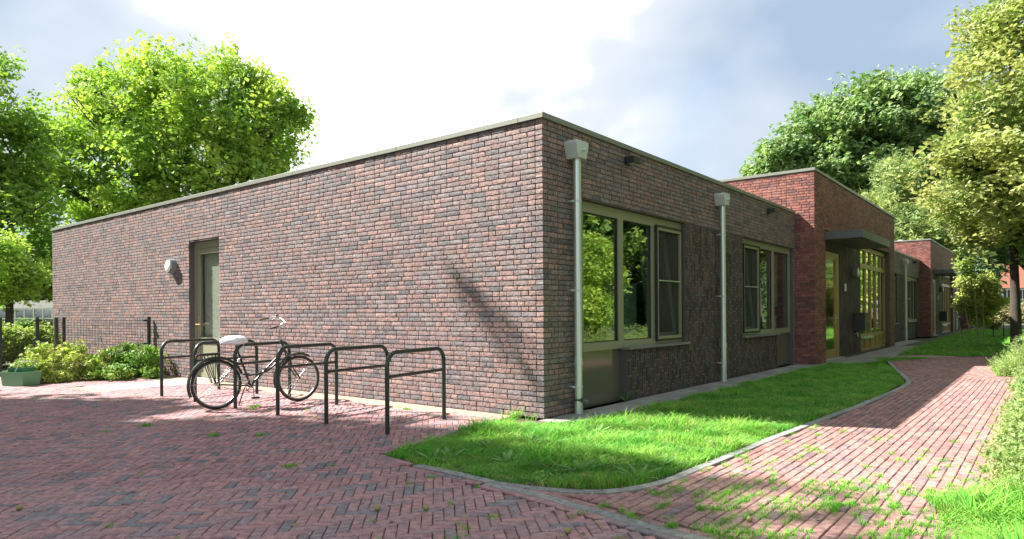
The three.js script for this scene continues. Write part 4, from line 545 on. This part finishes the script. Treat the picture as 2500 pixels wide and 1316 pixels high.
  part('bell', [(() => { const g = new THREE.SphereGeometry(0.026, 14, 8, 0, 6.3, 0, 1.6); g.translate(0.0, 0.265, -0.235); return g; })()], M.black, hb);
  part('brake_lever', [-1, 1].map((s) => tube([V(0.0, 0.235, 0.24 * s), V(-0.06, 0.20, 0.275 * s), V(-0.15, 0.18, 0.29 * s)], 0.005, 6)), M.chrome, hb);
  b.updateMatrixWorld(true);
  // the white plastic bag tied over the saddle
  const sp = b.localToWorld(V(0.25, 0.945, 0)), cov = thing('saddle_cover', 'crumpled white plastic bag tied over the bicycle saddle', 'plastic bag', [sp.x, sp.y, sp.z], 1.42);
  const g = new THREE.SphereGeometry(1, 72, 48), p = g.attributes.position; for (let i = 0; i < p.count; i++) { const x = p.getX(i), y = p.getY(i), z = p.getZ(i); const f = 1 + 0.10 * Math.abs(n3(x * 3, y * 3.4, z * 3)) - 0.05 + 0.05 * Math.abs(n3(x * 8, y * 8, z * 8)); const w = lerp(0.15, 0.085, sstep(-0.4, 1, x)); let yy = y * 0.072 * f; if (y < -0.1) yy = -0.008 - 0.05 * Math.pow(-y, 0.6) * f + 0.012 * n3(x * 6, z * 6, 2); p.setXYZ(i, x * 0.185 * f, yy, z * w * f); } g.computeVertexNormals();
  const bag = new THREE.MeshPhysicalMaterial({ color: new THREE.Color().setRGB(0.86, 0.86, 0.87), roughness: 0.38, transmission: 0.12, thickness: 0, side: THREE.DoubleSide });
  part('bag', g, bag, cov);
  const tl = new THREE.PlaneGeometry(0.10, 0.16, 8, 10); { const q = tl.attributes.position; for (let i = 0; i < q.count; i++) { const x = q.getX(i), y = q.getY(i); const k = (0.08 - y) / 0.16; q.setXYZ(i, x * (1 - 0.5 * k) + 0.05 + 0.02 * k, y - 0.10, 0.09 + 0.02 * n3(x * 40, y * 22, 1) - 0.02 * k); } tl.computeVertexNormals(); } part('bag_tail', tl, bag, cov);
}

// ------------------------------------------------------------------ things fixed to the walls
const housing = (o, r, depth, tilt) => { const a = new THREE.CylinderGeometry(r, r * 1.04, depth, 32); a.rotateX(Math.PI / 2); a.translate(0, 0, depth / 2); part('housing', a, M.lampGrey, o); const d = new THREE.SphereGeometry(r * 0.9, 28, 12, 0, 6.283, 0, 1.1); d.scale(1, 0.42, 1); d.rotateX(Math.PI / 2); d.translate(0, 0, depth - 0.02); part('diffuser', d, M.white, o); };
M.lampGrey = std([0.16, 0.18, 0.18], 0.4);
{ const o = thing('wall_lamp', 'round grey wall lamp with white dome left of the side door', 'wall lamp', [-9.30, 2.24, 0.003]); housing(o, 0.15, 0.11); }
[0, 1].forEach((k) => { const o = thing('wall_lamp', ['dark round wall lamp between door and window under the first canopy', 'dark round wall lamp under the second canopy, farther along'][k], 'wall lamp', [P_OUT - 0.105, 2.33, -14.62 - UNIT * k], Math.PI / 2); housing(o, 0.14, 0.12);
  const m = thing('mailbox', ['black letterbox on the dark brick under the first canopy', 'black letterbox on the dark brick under the second canopy'][k], 'mailbox', [P_OUT - 0.105, 0, -14.75 - UNIT * k]); part('body', rbox(0, 0.30, 0.68, 1.16, -0.2, 0.2, 0.008), M.black, m); part('lid', rbox(-0.001, 0.32, 1.155, 1.18, -0.21, 0.21, 0.006), M.black, m); part('slot', box(0.295, 0.304, 1.05, 1.08, -0.15, 0.15), M.gasket, m);
  const d = thing('doorbell_panel', ['small pale doorbell panel beside the first entrance door', 'small pale doorbell panel beside the second entrance door'][k], 'doorbell', [P_OUT - 0.105, 1.88, -13.55 - UNIT * k]); part('plate', rbox(0, 0.03, -0.1, 0.1, -0.05, 0.05, 0.006), M.white, d); part('button', cyl(V(0.03, -0.03, 0), V(0.036, -0.03, 0), 0.02, 0.02, 12), M.steel, d);
  const t = thing('outdoor_tap', ['steel outdoor tap below the first letterbox', 'steel outdoor tap below the second letterbox'][k], 'tap', [P_OUT - 0.105, 0.58, -14.75 - UNIT * k]); part('body', [cyl(V(0, 0, 0), V(0.09, 0, 0), 0.014), cyl(V(0.075, 0, 0), V(0.075, -0.07, 0), 0.012)], M.steel, t); part('knob', cyl(V(0.06, 0.01, 0), V(0.06, 0.05, 0), 0.02, 0.024, 10), M.steel, t); });
{ const say = ['black box floodlight on the brick above the nearest window', 'black box floodlight above the second window, near the red block', 'black box floodlight above the windows of the second house'];
  [[-2.02, 0], [-8.15, 0], [-8.15, 1]].forEach(([z, k], i) => { const o = thing('floodlight', say[i], 'floodlight', [0.003, 3.37, z - UNIT * k]); part('body', rbox(0.03, 0.17, -0.045, 0.05, -0.09, 0.09, 0.008), M.black, o); part('wall_plate', rbox(0, 0.034, -0.055, 0.055, -0.06, 0.06, 0.006), M.black, o); part('lens', box(0.05, 0.15, -0.049, -0.044, -0.07, 0.07), M.frosted, o); }); }

// ------------------------------------------------------------------ fence, garden, bramble, box
{ const H = 1.21; const post = (o, x, z) => { const p = part('post', [rbox(x - 0.03, x + 0.03, -0.05, H, z - 0.03, z + 0.03, 0.004), rbox(x - 0.032, x + 0.032, H, H + 0.012, z - 0.032, z + 0.032, 0.003)], M.fence, o); return p; };
  const mesh = (o, x0, z0, x1, z1) => { const L = Math.hypot(x1 - x0, z1 - z0), n = Math.round(L / 0.05), l = []; for (let i = 0; i <= n; i++) { const t = i / n; l.push(cyl(V(lerp(x0, x1, t), 0.04, lerp(z0, z1, t)), V(lerp(x0, x1, t), H - 0.03, lerp(z0, z1, t)), 0.0028, 0.0028, 4)); } for (let y = 0.06; y < H; y += 0.2) for (const s of [-0.005, 0.005]) { const nx = (z1 - z0) / L * s, nz = -(x1 - x0) / L * s; l.push(cyl(V(x0 + nx, y, z0 + nz), V(x1 + nx, y, z1 + nz), 0.0036, 0.0036, 4)); } part('wire_mesh', l, M.fence, o, 'stuff'); for (const y of [0.12, 0.65, 1.14]) part('clamp', [rbox(x0 - 0.035, x0 + 0.035, y - 0.02, y + 0.02, z0 - 0.05, z0 + 0.05, 0.004)], M.fence, o); };
  const a = thing('wire_fence', 'dark wire mesh fence with two posts in front of the side wall, overgrown with bramble', 'fence', [0, 0, 0]); post(a, -10.30, 0.07); post(a, -10.72, 1.64); mesh(a, -10.34, 0.12, -10.71, 1.59);
  const c = thing('wire_fence', 'dark wire mesh fence at the left edge behind the green box', 'fence', [0, 0, 0]); post(c, -13.2, 1.25); post(c, -12.47, 2.12); post(c, -13.75, 0.55); mesh(c, -13.17, 1.29, -12.50, 2.08); mesh(c, -13.2, 1.21, -13.73, 0.59);
  const b = thing('bramble', 'tangle of sunlit bramble climbing the fence beside the wall', 'bramble', [-10.2, 0, 1.0]); reseed(501);
  const stems = []; for (let i = 0; i < 40; i++) { const x = rr(-0.6, 0.7), z = rr(-0.9, 1.0); stems.push(tube([V(x, 0, z), V(x + rr(-0.2, 0.2), rr(0.2, 0.5), z + rr(-0.2, 0.2)), V(x + rr(-0.4, 0.5), rr(0.3, 0.85), z + rr(-0.4, 0.4))], 0.004, 5, 0.5, 6)); } part('stem', stems, M.stem, b, 'stuff');
  const bl = []; for (let i = 0; i < 26; i++) { const z = rr(-0.85, 0.95), x = -0.25 * z + rr(-0.25, 0.55); bl.push([V(x - 0.05, rr(0.04, 0.36) * (x < 0.3 ? 1.1 : 0.4), z), rr(0.13, 0.24), rr(0.10, 0.18)]); } for (let i = 0; i < 9; i++) bl.push([V(-0.12 - 0.25 * (i / 9 * 1.7 - 0.8), rr(0.34, 0.6), i / 9 * 1.7 - 0.8), 0.13, 0.13]); bl.push([V(-0.05, 0.25, 1.15), 0.32, 0.24], [V(-0.3, 0.5, 1.0), 0.2, 0.24], [V(0.05, 0.12, 1.3), 0.26, 0.14], [V(0.95, 0.1, -0.55), 0.2, 0.12], [V(0.6, 0.35, -0.6), 0.3, 0.28], [V(0.75, 0.12, 0.0), 0.25, 0.16]);
  scatter('foliage', leaves.ivy, leafMat({ roughness: 0.7, transmission: 0.45, specularIntensity: 0.5 }), crownItems(bl, 1700, 0.72, [[0.16, 0.32, 0.04], [0.52, 0.60, 0.12]], 502, { hole: -0.05, freq: 5, floor: 0.02 }), b);
  const flower = thing('planter', 'terracotta planter behind the bramble against the wall', 'planter', [-11.5, 0, 0.5]); const fl = new THREE.LatheGeometry([[0.15, 0], [0.2, 0.28], [0.225, 0.28], [0.225, 0.36], [0.19, 0.36], [0.17, 0.05]].map(([x, y]) => new THREE.Vector2(x, y)), 20); part('pot', fl, std([0.48, 0.16, 0.07], 0.8), flower);
  // garden behind the fence
  const say = ['tall yellow-green garden weeds behind the left fence panel', 'yellow-green shrub behind the corner post of the fence', 'pale green weeds at the far left of the garden', 'lush weeds between the fence and the wall end'];
  [[40, 855, 17.5, 1.0], [110, 850, 18.5, 0.85], [-45, 850, 17, 1.1], [160, 870, 17.2, 0.5]].forEach(([px, py, d, r], i) => { const g = ground(px, d), t = thing('garden_shrub', say[i], 'shrub', [g.x, 0, g.z]); const q = []; reseed(510 + i); for (let k = 0; k < 9; k++) q.push([V(rr(-r, r) * 0.7, rr(0.08, 0.72) * r, rr(-r, r) * 0.7), r * rr(0.26, 0.42), r * rr(0.24, 0.36)]); const st = []; for (let k = 0; k < 14; k++) st.push(tube([V(rr(-r, r) * 0.6, 0, rr(-r, r) * 0.6), V(rr(-r, r) * 0.7, r * 0.7, rr(-r, r) * 0.7)], 0.006, 5)); part('stem', st, M.stem, t, 'stuff'); scatter('foliage', leaves.small, crownMat, crownItems(q, 900, 1.3, [[0.26, 0.38, 0.04], [0.50, 0.54, 0.10]], 520 + i, { hole: -0.02, freq: 4, floor: 0.02 }), t); });
  const gh = ground(60, 27), h = thing('garden_hedge', 'clipped low green hedge behind the garden at far left', 'hedge', [0, 0, 0]); const hb = []; for (let i = 0; i < 16; i++) { const p = ground(-260 + i * 30, 26.5); hb.push([V(p.x, 0.5, p.z), 0.45, 0.5]); } scatter('foliage', leaves.small, crownMat, crownItems(hb, 1100, 1.8, [[0.14, 0.30, 0.04], [0.28, 0.42, 0.07]], 530, { hole: -0.5, floor: 0.02 }), h); part('stem', hb.map(([c]) => cyl(V(c.x, 0, c.z), V(c.x, 0.6, c.z), 0.03)), M.bark, h, 'stuff');
  const g = thing('green_box', 'pale green plastic tub standing on the paving at the left edge', 'tub', [-9.86, 0, 2.46], 0.42); g.scale.setScalar(0.86); const body = (w, d, h0, h1, t) => { const s = (k) => [[-w * k, -d * k], [w * k, -d * k], [w * k, d * k], [-w * k, d * k]]; const b0 = s(0.88), b1 = s(1), P = []; const quad = (a, c, e, f) => P.push(...a, ...c, ...e, ...a, ...e, ...f); for (let i = 0; i < 4; i++) { const n = (i + 1) % 4; quad([b0[i][0], h0, b0[i][1]], [b0[n][0], h0, b0[n][1]], [b1[n][0], h1, b1[n][1]], [b1[i][0], h1, b1[i][1]]); const k = 1 - t; quad([b1[i][0], h1, b1[i][1]], [b1[n][0], h1, b1[n][1]], [b1[n][0] * k, h1, b1[n][1] * k], [b1[i][0] * k, h1, b1[i][1] * k]); quad([b1[i][0] * k, h1, b1[i][1] * k], [b1[n][0] * k, h1, b1[n][1] * k], [b0[n][0] * k, h0 + 0.01, b0[n][1] * k], [b0[i][0] * k, h0 + 0.01, b0[i][1] * k]); } quad([b0[0][0], h0 + 0.01, b0[0][1]], [b0[1][0], h0 + 0.01, b0[1][1]], [b0[2][0], h0 + 0.01, b0[2][1]], [b0[3][0], h0 + 0.01, b0[3][1]]); const gg = new THREE.BufferGeometry(); gg.setAttribute('position', new THREE.Float32BufferAttribute(P, 3)); gg.setAttribute('uv', new THREE.Float32BufferAttribute(new Float32Array(P.length / 3 * 2), 2)); gg.computeVertexNormals(); return gg; };
  part('tub_body', body(0.30, 0.22, 0, 0.29, 0.06), M.crate, g);
  const g2 = thing('dark_tub', 'small dark green tub sitting inside the pale green one', 'tub', [-9.93, 0.06, 2.44], 0.42); g2.scale.setScalar(0.86); part('tub_body', body(0.19, 0.15, 0, 0.30, 0.08), M.crateDark, g2);
  const hn = part('handle', tube([V(0.02, 0.28, 0.16), V(0.20, 0.50, 0.17), V(0.24, 0.515, 0.15), V(0.24, 0.515, -0.15), V(0.20, 0.50, -0.17), V(0.02, 0.28, -0.16)], 0.011, 8, 0.5, 50), M.steel, g);
}
{ // clover and small herbs in the lawn, larger leaves and stems in the border
  reseed(760); const it = [], bl = [];
  for (let i = 0; i < 5200; i++) { const x = rr(0, 2.6), z = rr(-6, 2.5); if (!inPoly(LAWN, x, z) || fbm(x * 1.6 + 3, z * 1.6, 12) < 0.1) continue; it.push([x, rr(0.01, 0.055), z, rr(0.16, 0.34), rr(0, 6.28), rr(-0.3, 0.3), mixc([0.09, 0.27, 0.05], [0.24, 0.40, 0.09], rnd())]); }
  scatter('lawn_clover', leaves.ivy, grassMat, it);
  for (let i = 0; i < 1300; i++) { const z = rr(-12, 1.0), x = rr(4.3, 5.4) - 0.4 * sstep(-7, -11, z) + 0.1 * n3(z * 1.7, 3, 1); bl.push([x, rr(0.05, 0.65) * Math.min(1, 0.25 + (x - 4.1) * 0.9), z, rr(0.25, 0.55), rr(0, 6.28), rr(-0.6, 0.6), mixc([0.09, 0.22, 0.045], [0.30, 0.37, 0.11], rnd(), rr(0.8, 1.2))]); }
  scatter('border_herbs', leaves.young, crownMat, bl);
  const bx = thing('storage_box', 'white box standing behind the right pane of the second window', 'box', [-0.42, 0.75, -9.35]); part('body', rbox(-0.15, 0.15, 0, 0.34, -0.2, 0.2, 0.012), M.white, bx); part('lid', rbox(-0.16, 0.16, 0.342, 0.38, -0.21, 0.21, 0.01), M.white, bx);
}
// ------------------------------------------------------------------ far buildings
{ const a = at(60, 760, 36), o = thing('conservatory', 'low white-framed glasshouse beyond the hedge at the left edge', 'glasshouse', [a.x, 0, a.z], YAW); const W = 7, H = 1.62;
  for (let i = 0; i <= 14; i++) part('glazing_bar', box(-W / 2 + i * 0.5 - 0.03, -W / 2 + i * 0.5 + 0.03, 0, H, -0.04, 0.04), M.white, o);
  for (const y of [0.02, 0.62, 1.1, H]) part('rail', box(-W / 2, W / 2, y, y + 0.06, -0.045, 0.045), M.white, o); part('pane', box(-W / 2, W / 2, 0.05, H, -0.006, 0.006), glass, o); part('wall', box(-W / 2, W / 2, 0, H, -2.6, -2.5), M.inside, o); const rf = box(-W / 2 - 0.1, W / 2 + 0.1, -0.03, 0.03, -1.5, 1.5); rf.rotateX(0.16); rf.translate(0, H + 0.28, -1.45); part('roof', rf, M.frameDark, o); }
{ const a = at(2452, 760, 78), o = thing('far_house', 'white house with red tiled roof far beyond the path', 'house', [a.x, 0, a.z], YAW); const W = 7, D = 7;
  part('wall', box(-W / 2, W / 2, 0, 3.9, -D, 0), std([0.72, 0.71, 0.68], 0.9), o); const s = new THREE.Shape(); s.moveTo(-0.5, 3.75); s.lineTo(D + 0.5, 3.75); s.lineTo(D / 2, 7.3); s.closePath(); const g = new THREE.ExtrudeGeometry(s, { depth: W + 0.6, bevelEnabled: false }); g.rotateY(Math.PI / 2); g.translate(-W / 2 - 0.3, 0, 0); part('roof', g, std([0.34, 0.13, 0.085], 0.85, { map: paveGrain }), o);
  for (const x of [-2.2, -0.2, 1.6]) for (const y of [0.9, 2.4]) { const w = new THREE.Group(); w.name = numbered('window'); o.add(w); part('frame', [box(x, x + 1, y, y + 0.08, 0, 0.05), box(x, x + 1, y + 1.12, y + 1.2, 0, 0.05), box(x, x + 0.08, y + 0.08, y + 1.12, 0, 0.05), box(x + 0.92, x + 1, y + 0.08, y + 1.12, 0, 0.05), box(x + 0.46, x + 0.54, y + 0.08, y + 1.12, 0, 0.05)], M.white, w); part('pane', box(x + 0.08, x + 0.92, y + 0.08, y + 1.12, 0.002, 0.02), M.gasket, w); } }
{ const p = ground(2435, 40), o = thing('lamp_post', 'slim dark lamp post in front of the far white house', 'lamp post', [p.x, 0, p.z]); part('pole', cyl(V(0, 0, 0), V(0, 3.6, 0), 0.05, 0.035), M.black, o); part('lantern', [cyl(V(0, 3.6, 0), V(0, 3.85, 0), 0.08, 0.16, 12), cyl(V(0, 3.85, 0), V(0, 3.95, 0), 0.19, 0.03, 12)], M.black, o); }
const hedgeRow = (name, label, spec, seed, cols, leaf, per, sc) => { const o = thing(name, label, 'shrub', [0, 0, 0]); const b = spec.map(([px, py, d, r, ry]) => blob(px, py, d, r, ry)); scatter('foliage', leaf, crownMat, crownItems(b, per, sc, cols, seed, { hole: -0.4, floor: 0.02 }), o); part('stem', b.map(([c]) => cyl(V(c.x, 0, c.z), c, 0.03, 0.015, 6)), M.bark, o, 'stuff'); };
hedgeRow('far_shrub', 'rounded shrubs in front of the far white house', [[2450, 748, 46, 14, 10], [2468, 745, 48, 12, 10], [2430, 755, 44, 12, 8]], 601, MG, leaves.fine, 500, 1.2);
hedgeRow('dry_shrub', 'straw-coloured low shrubs under the near tree at the right edge', [[2450, 770, 30, 22, 12], [2480, 765, 28, 25, 16], [2510, 770, 27, 25, 16], [2425, 790, 30, 10, 6]], 602, [[0.22, 0.20, 0.08], [0.34, 0.30, 0.14]], leaves.small, 1200, 1.8);
hedgeRow('dark_hedge', 'dark hedge closing the view behind the far house', [[2300, 700, 66, 60, 60], [2380, 690, 66, 40, 50], [2420, 600, 85, 60, 60], [2490, 640, 85, 50, 60]], 603, DG, leaves.oak, 60, 3.0);
{ const a = []; for (let i = 0; i < 26; i++) a.push([-400 + i * 42, 690 + (i % 3) * 22, 46 + (i % 4) * 3, 70, 90]); hedgeRow('wood_edge', 'dark belt of trees closing the view behind the glasshouse at left', a, 604, DG, leaves.oak, 60, 2.4); }

// ------------------------------------------------------------------ the wild border at the right, weeds, litter
{ reseed(701); const st = [], fo = [], fl = []; const dry = [0.40, 0.37, 0.17], gr = [0.20, 0.36, 0.06];
  for (let i = 0; i < 3600; i++) { const z = rr(-15, 0.9), x = rr(3.9, 5.6) + (z < -9 ? -0.25 * sstep(-9, -11, z) : 0.25) + 0.12 * n3(z * 1.3, 3, 1); const edge = x - (z < -9 ? 3.8 : 4.3); if (edge < 0) continue; const h = (0.22 + 0.52 * sstep(0, 0.6, edge)) * rr(0.6, 1.15) * (z > -1.5 ? 0.75 : 1); st.push([x, -0.01, z, [1.1, h / 0.16, 1.1], rr(0, 6.28), rr(-0.2, 0.2), mixc(gr, dry, rnd() < 0.25 ? rr(0.5, 1) : rr(0, 0.35), rr(0.8, 1.1))]); for (let k = 0; k < 3; k++) fo.push([x + rr(-0.14, 0.14), h * rr(0.15, 1.08), z + rr(-0.14, 0.14), rr(0.25, 0.6), rr(0, 6.28), rr(-0.5, 0.5), mixc(gr, dry, rnd() * rnd(), rr(0.85, 1.2))]); }
  scatter('border_stems', clumps[1], grassMat, st); scatter('border_leaves', leaves.small, crownMat, fo);
  const fpx = [[2407, 886, 16], [2440, 880, 15.5], [2482, 840, 15], [2496, 830, 15], [2490, 925, 12], [2478, 868, 14], [2456, 1092, 8.6], [2465, 952, 11]];
  fpx.forEach(([px, py, d], i) => { const p = at(px, py, d), o = thing('wild_flower', ['pale blue flower leaning out over the path, leftmost of the border flowers', 'pale blue flower just right of the one leaning over the path', 'pale blue flower high in the border near the right edge', 'pale blue flower farthest right and highest in the border', 'pale blue flower at the right edge halfway down the border', 'pale blue flower between the leaning one and the right edge', 'nearest pale blue flower, lowest in the border above the tall grass', 'pale blue flower in the middle of the border'][i], 'flower', [p.x, p.y, p.z], 0, 'pale blue flowers in the right border'); const g = []; for (let k = 0; k < 9; k++) { const q = box(-0.006, 0.006, -0.001, 0.001, 0.004, 0.028); q.rotateX(-0.5); q.rotateY(k * 0.698); g.push(q); } part('petals', g, std([0.35, 0.45, 0.80], 0.7), o, 'stuff'); part('stem', tube([V(0, 0, 0), V(0.02, -Math.min(0.3, p.y - 0.02), 0.01)], 0.003, 5), M.stem, o); }); }
{ reseed(720); const rosette = (n, l, w) => { const P = []; for (let i = 0; i < n; i++) { const a = i / n * 6.283 + rr(-0.2, 0.2), L = l * rr(0.7, 1.15), up = rr(0.3, 0.95), pt = (t, s) => { const r = L * t * (1 - 0.25 * up * t), y = L * up * (t - 0.45 * t * t), ww = w * Math.sin(Math.PI * Math.min(1, t * 0.85 + 0.12)) * s; return [Math.cos(a) * r - Math.sin(a) * ww, y, Math.sin(a) * r + Math.cos(a) * ww]; }; const ts = [0, 0.25, 0.5, 0.75, 1]; for (let k = 0; k < 4; k++) { const A = pt(ts[k], -1), B = pt(ts[k], 1), C = pt(ts[k + 1], 1), D = pt(ts[k + 1], -1); P.push(...A, ...C, ...B, ...A, ...D, ...C); } } const g = new THREE.BufferGeometry(); g.setAttribute('position', new THREE.Float32BufferAttribute(P, 3)); g.computeVertexNormals(); g.setAttribute('uv', new THREE.Float32BufferAttribute(new Float32Array(P.length / 3 * 2), 2)); return g; };
  const gs = [rosette(8, 0.22, 0.017), rosette(10, 0.17, 0.022), rosette(7, 0.26, 0.015)], wm = leafMat({ color: new THREE.Color().setRGB(0.10, 0.235, 0.035), roughness: 0.55, transmission: 0.3 });
  const spots = [[1205, 1062], [1290, 1080], [1340, 1085], [1195, 1095], [1100, 1118], [1060, 1125], [1460, 1055], [1240, 1125], [1620, 1140], [1420, 1150], [1690, 1108], [1560, 1165]];
  spots.forEach(([px, py], i) => { const d = dirOf(px, py), t = -EYE.y / d.y, o = thing('lawn_weed', ['broad-leaved weed in the near lawn left of the house corner', 'large broad-leaved weed in the near lawn straight below the house corner', 'broad-leaved weed in the near lawn below the first downpipe', 'broad-leaved weed in the middle of the lawn left of the house corner', 'broad-leaved weed close to the raised brick edge of the plaza', 'broad-leaved weed in the sharp left tip of the lawn', 'broad-leaved weed near the slabs right of the first downpipe', 'broad-leaved weed close to the kerb left of the house corner', 'broad-leaved weed near the kerb where it bends to the path', 'broad-leaved weed near the rounded front of the lawn', 'broad-leaved weed farthest right, beside the kerb along the path', 'broad-leaved weed just behind the front kerb bend'][i], 'weed', [EYE.x + d.x * t, -0.01, EYE.z + d.z * t], rr(0, 6), 'broad-leaved weeds in the near lawn'); part('rosette', gs[i % 3], wm, o); });
  const wa = thing('wall_weed', 'narrow-leaved weed in the slot beside the low window panel', 'weed', [0.0, 0, -1.95]); part('rosette', (() => { const g = gs[2].clone(); g.scale(0.9, 2.0, 0.9); return g; })(), wm, wa);
  const fr = [[47, 1246], [1040, 1246], [1830, 1274], [921, 1247], [1386, 1303]].map(([px, py]) => { const d = dirOf(px, py), t = -EYE.y / d.y; return V(EYE.x + d.x * t, 0.02, EYE.z + d.z * t); });
  fr.forEach((p, i) => { const o = thing('fallen_fruit', ['small yellow-green fruit on the plaza at the bottom left', 'small yellow-green fruit on the herringbone paving below the lawn tip', 'small yellow-green fruit on the grassy path at the bottom right', 'small yellow-green fruit left of another one on the herringbone paving', 'small yellow-green fruit at the bottom edge near the kerb strip'][i], 'fruit', [p.x, 0, p.z], 0, 'fallen fruit on the paving'); const s = new THREE.SphereGeometry(0.019, 16, 10); s.scale(1, 0.92, 1); s.translate(0, 0.017, 0); part('flesh', s, std([0.22, 0.21, 0.06], 0.6), o); part('stalk', cyl(V(0, 0.033, 0), V(0.004, 0.045, 0.002), 0.0015, 0.001, 5), M.stem, o); });
  const lf = leafCluster(1, 0.06, 0.04, 0, 731, 0), it = []; for (let i = 0; i < 1100; i++) { const x = rr(-9, 4.6), z = rr(-2.5, 5.2); if (x < 0.1 && z < 0.1) continue; const onLawn = inPoly(LAWN, x, z); if (!inView(x, z, 0.2)) continue; it.push([x, onLawn ? rr(0.02, 0.07) : 0.006, z, rr(0.2, 0.75) * (rnd() < 0.06 ? 1.7 : 1), rr(0, 6.28), rr(-0.3, 0.3), mixc([0.12, 0.07, 0.04], [0.36, 0.27, 0.13], rnd())]); } scatter('leaf_litter', lf, std([1, 1, 1], 0.8), it);
}

let total = 0; scene.traverse((o) => { if (o.isInstancedMesh) { total += o.count; } }); console.log('copies', total);
renderer.render(scene, camera);
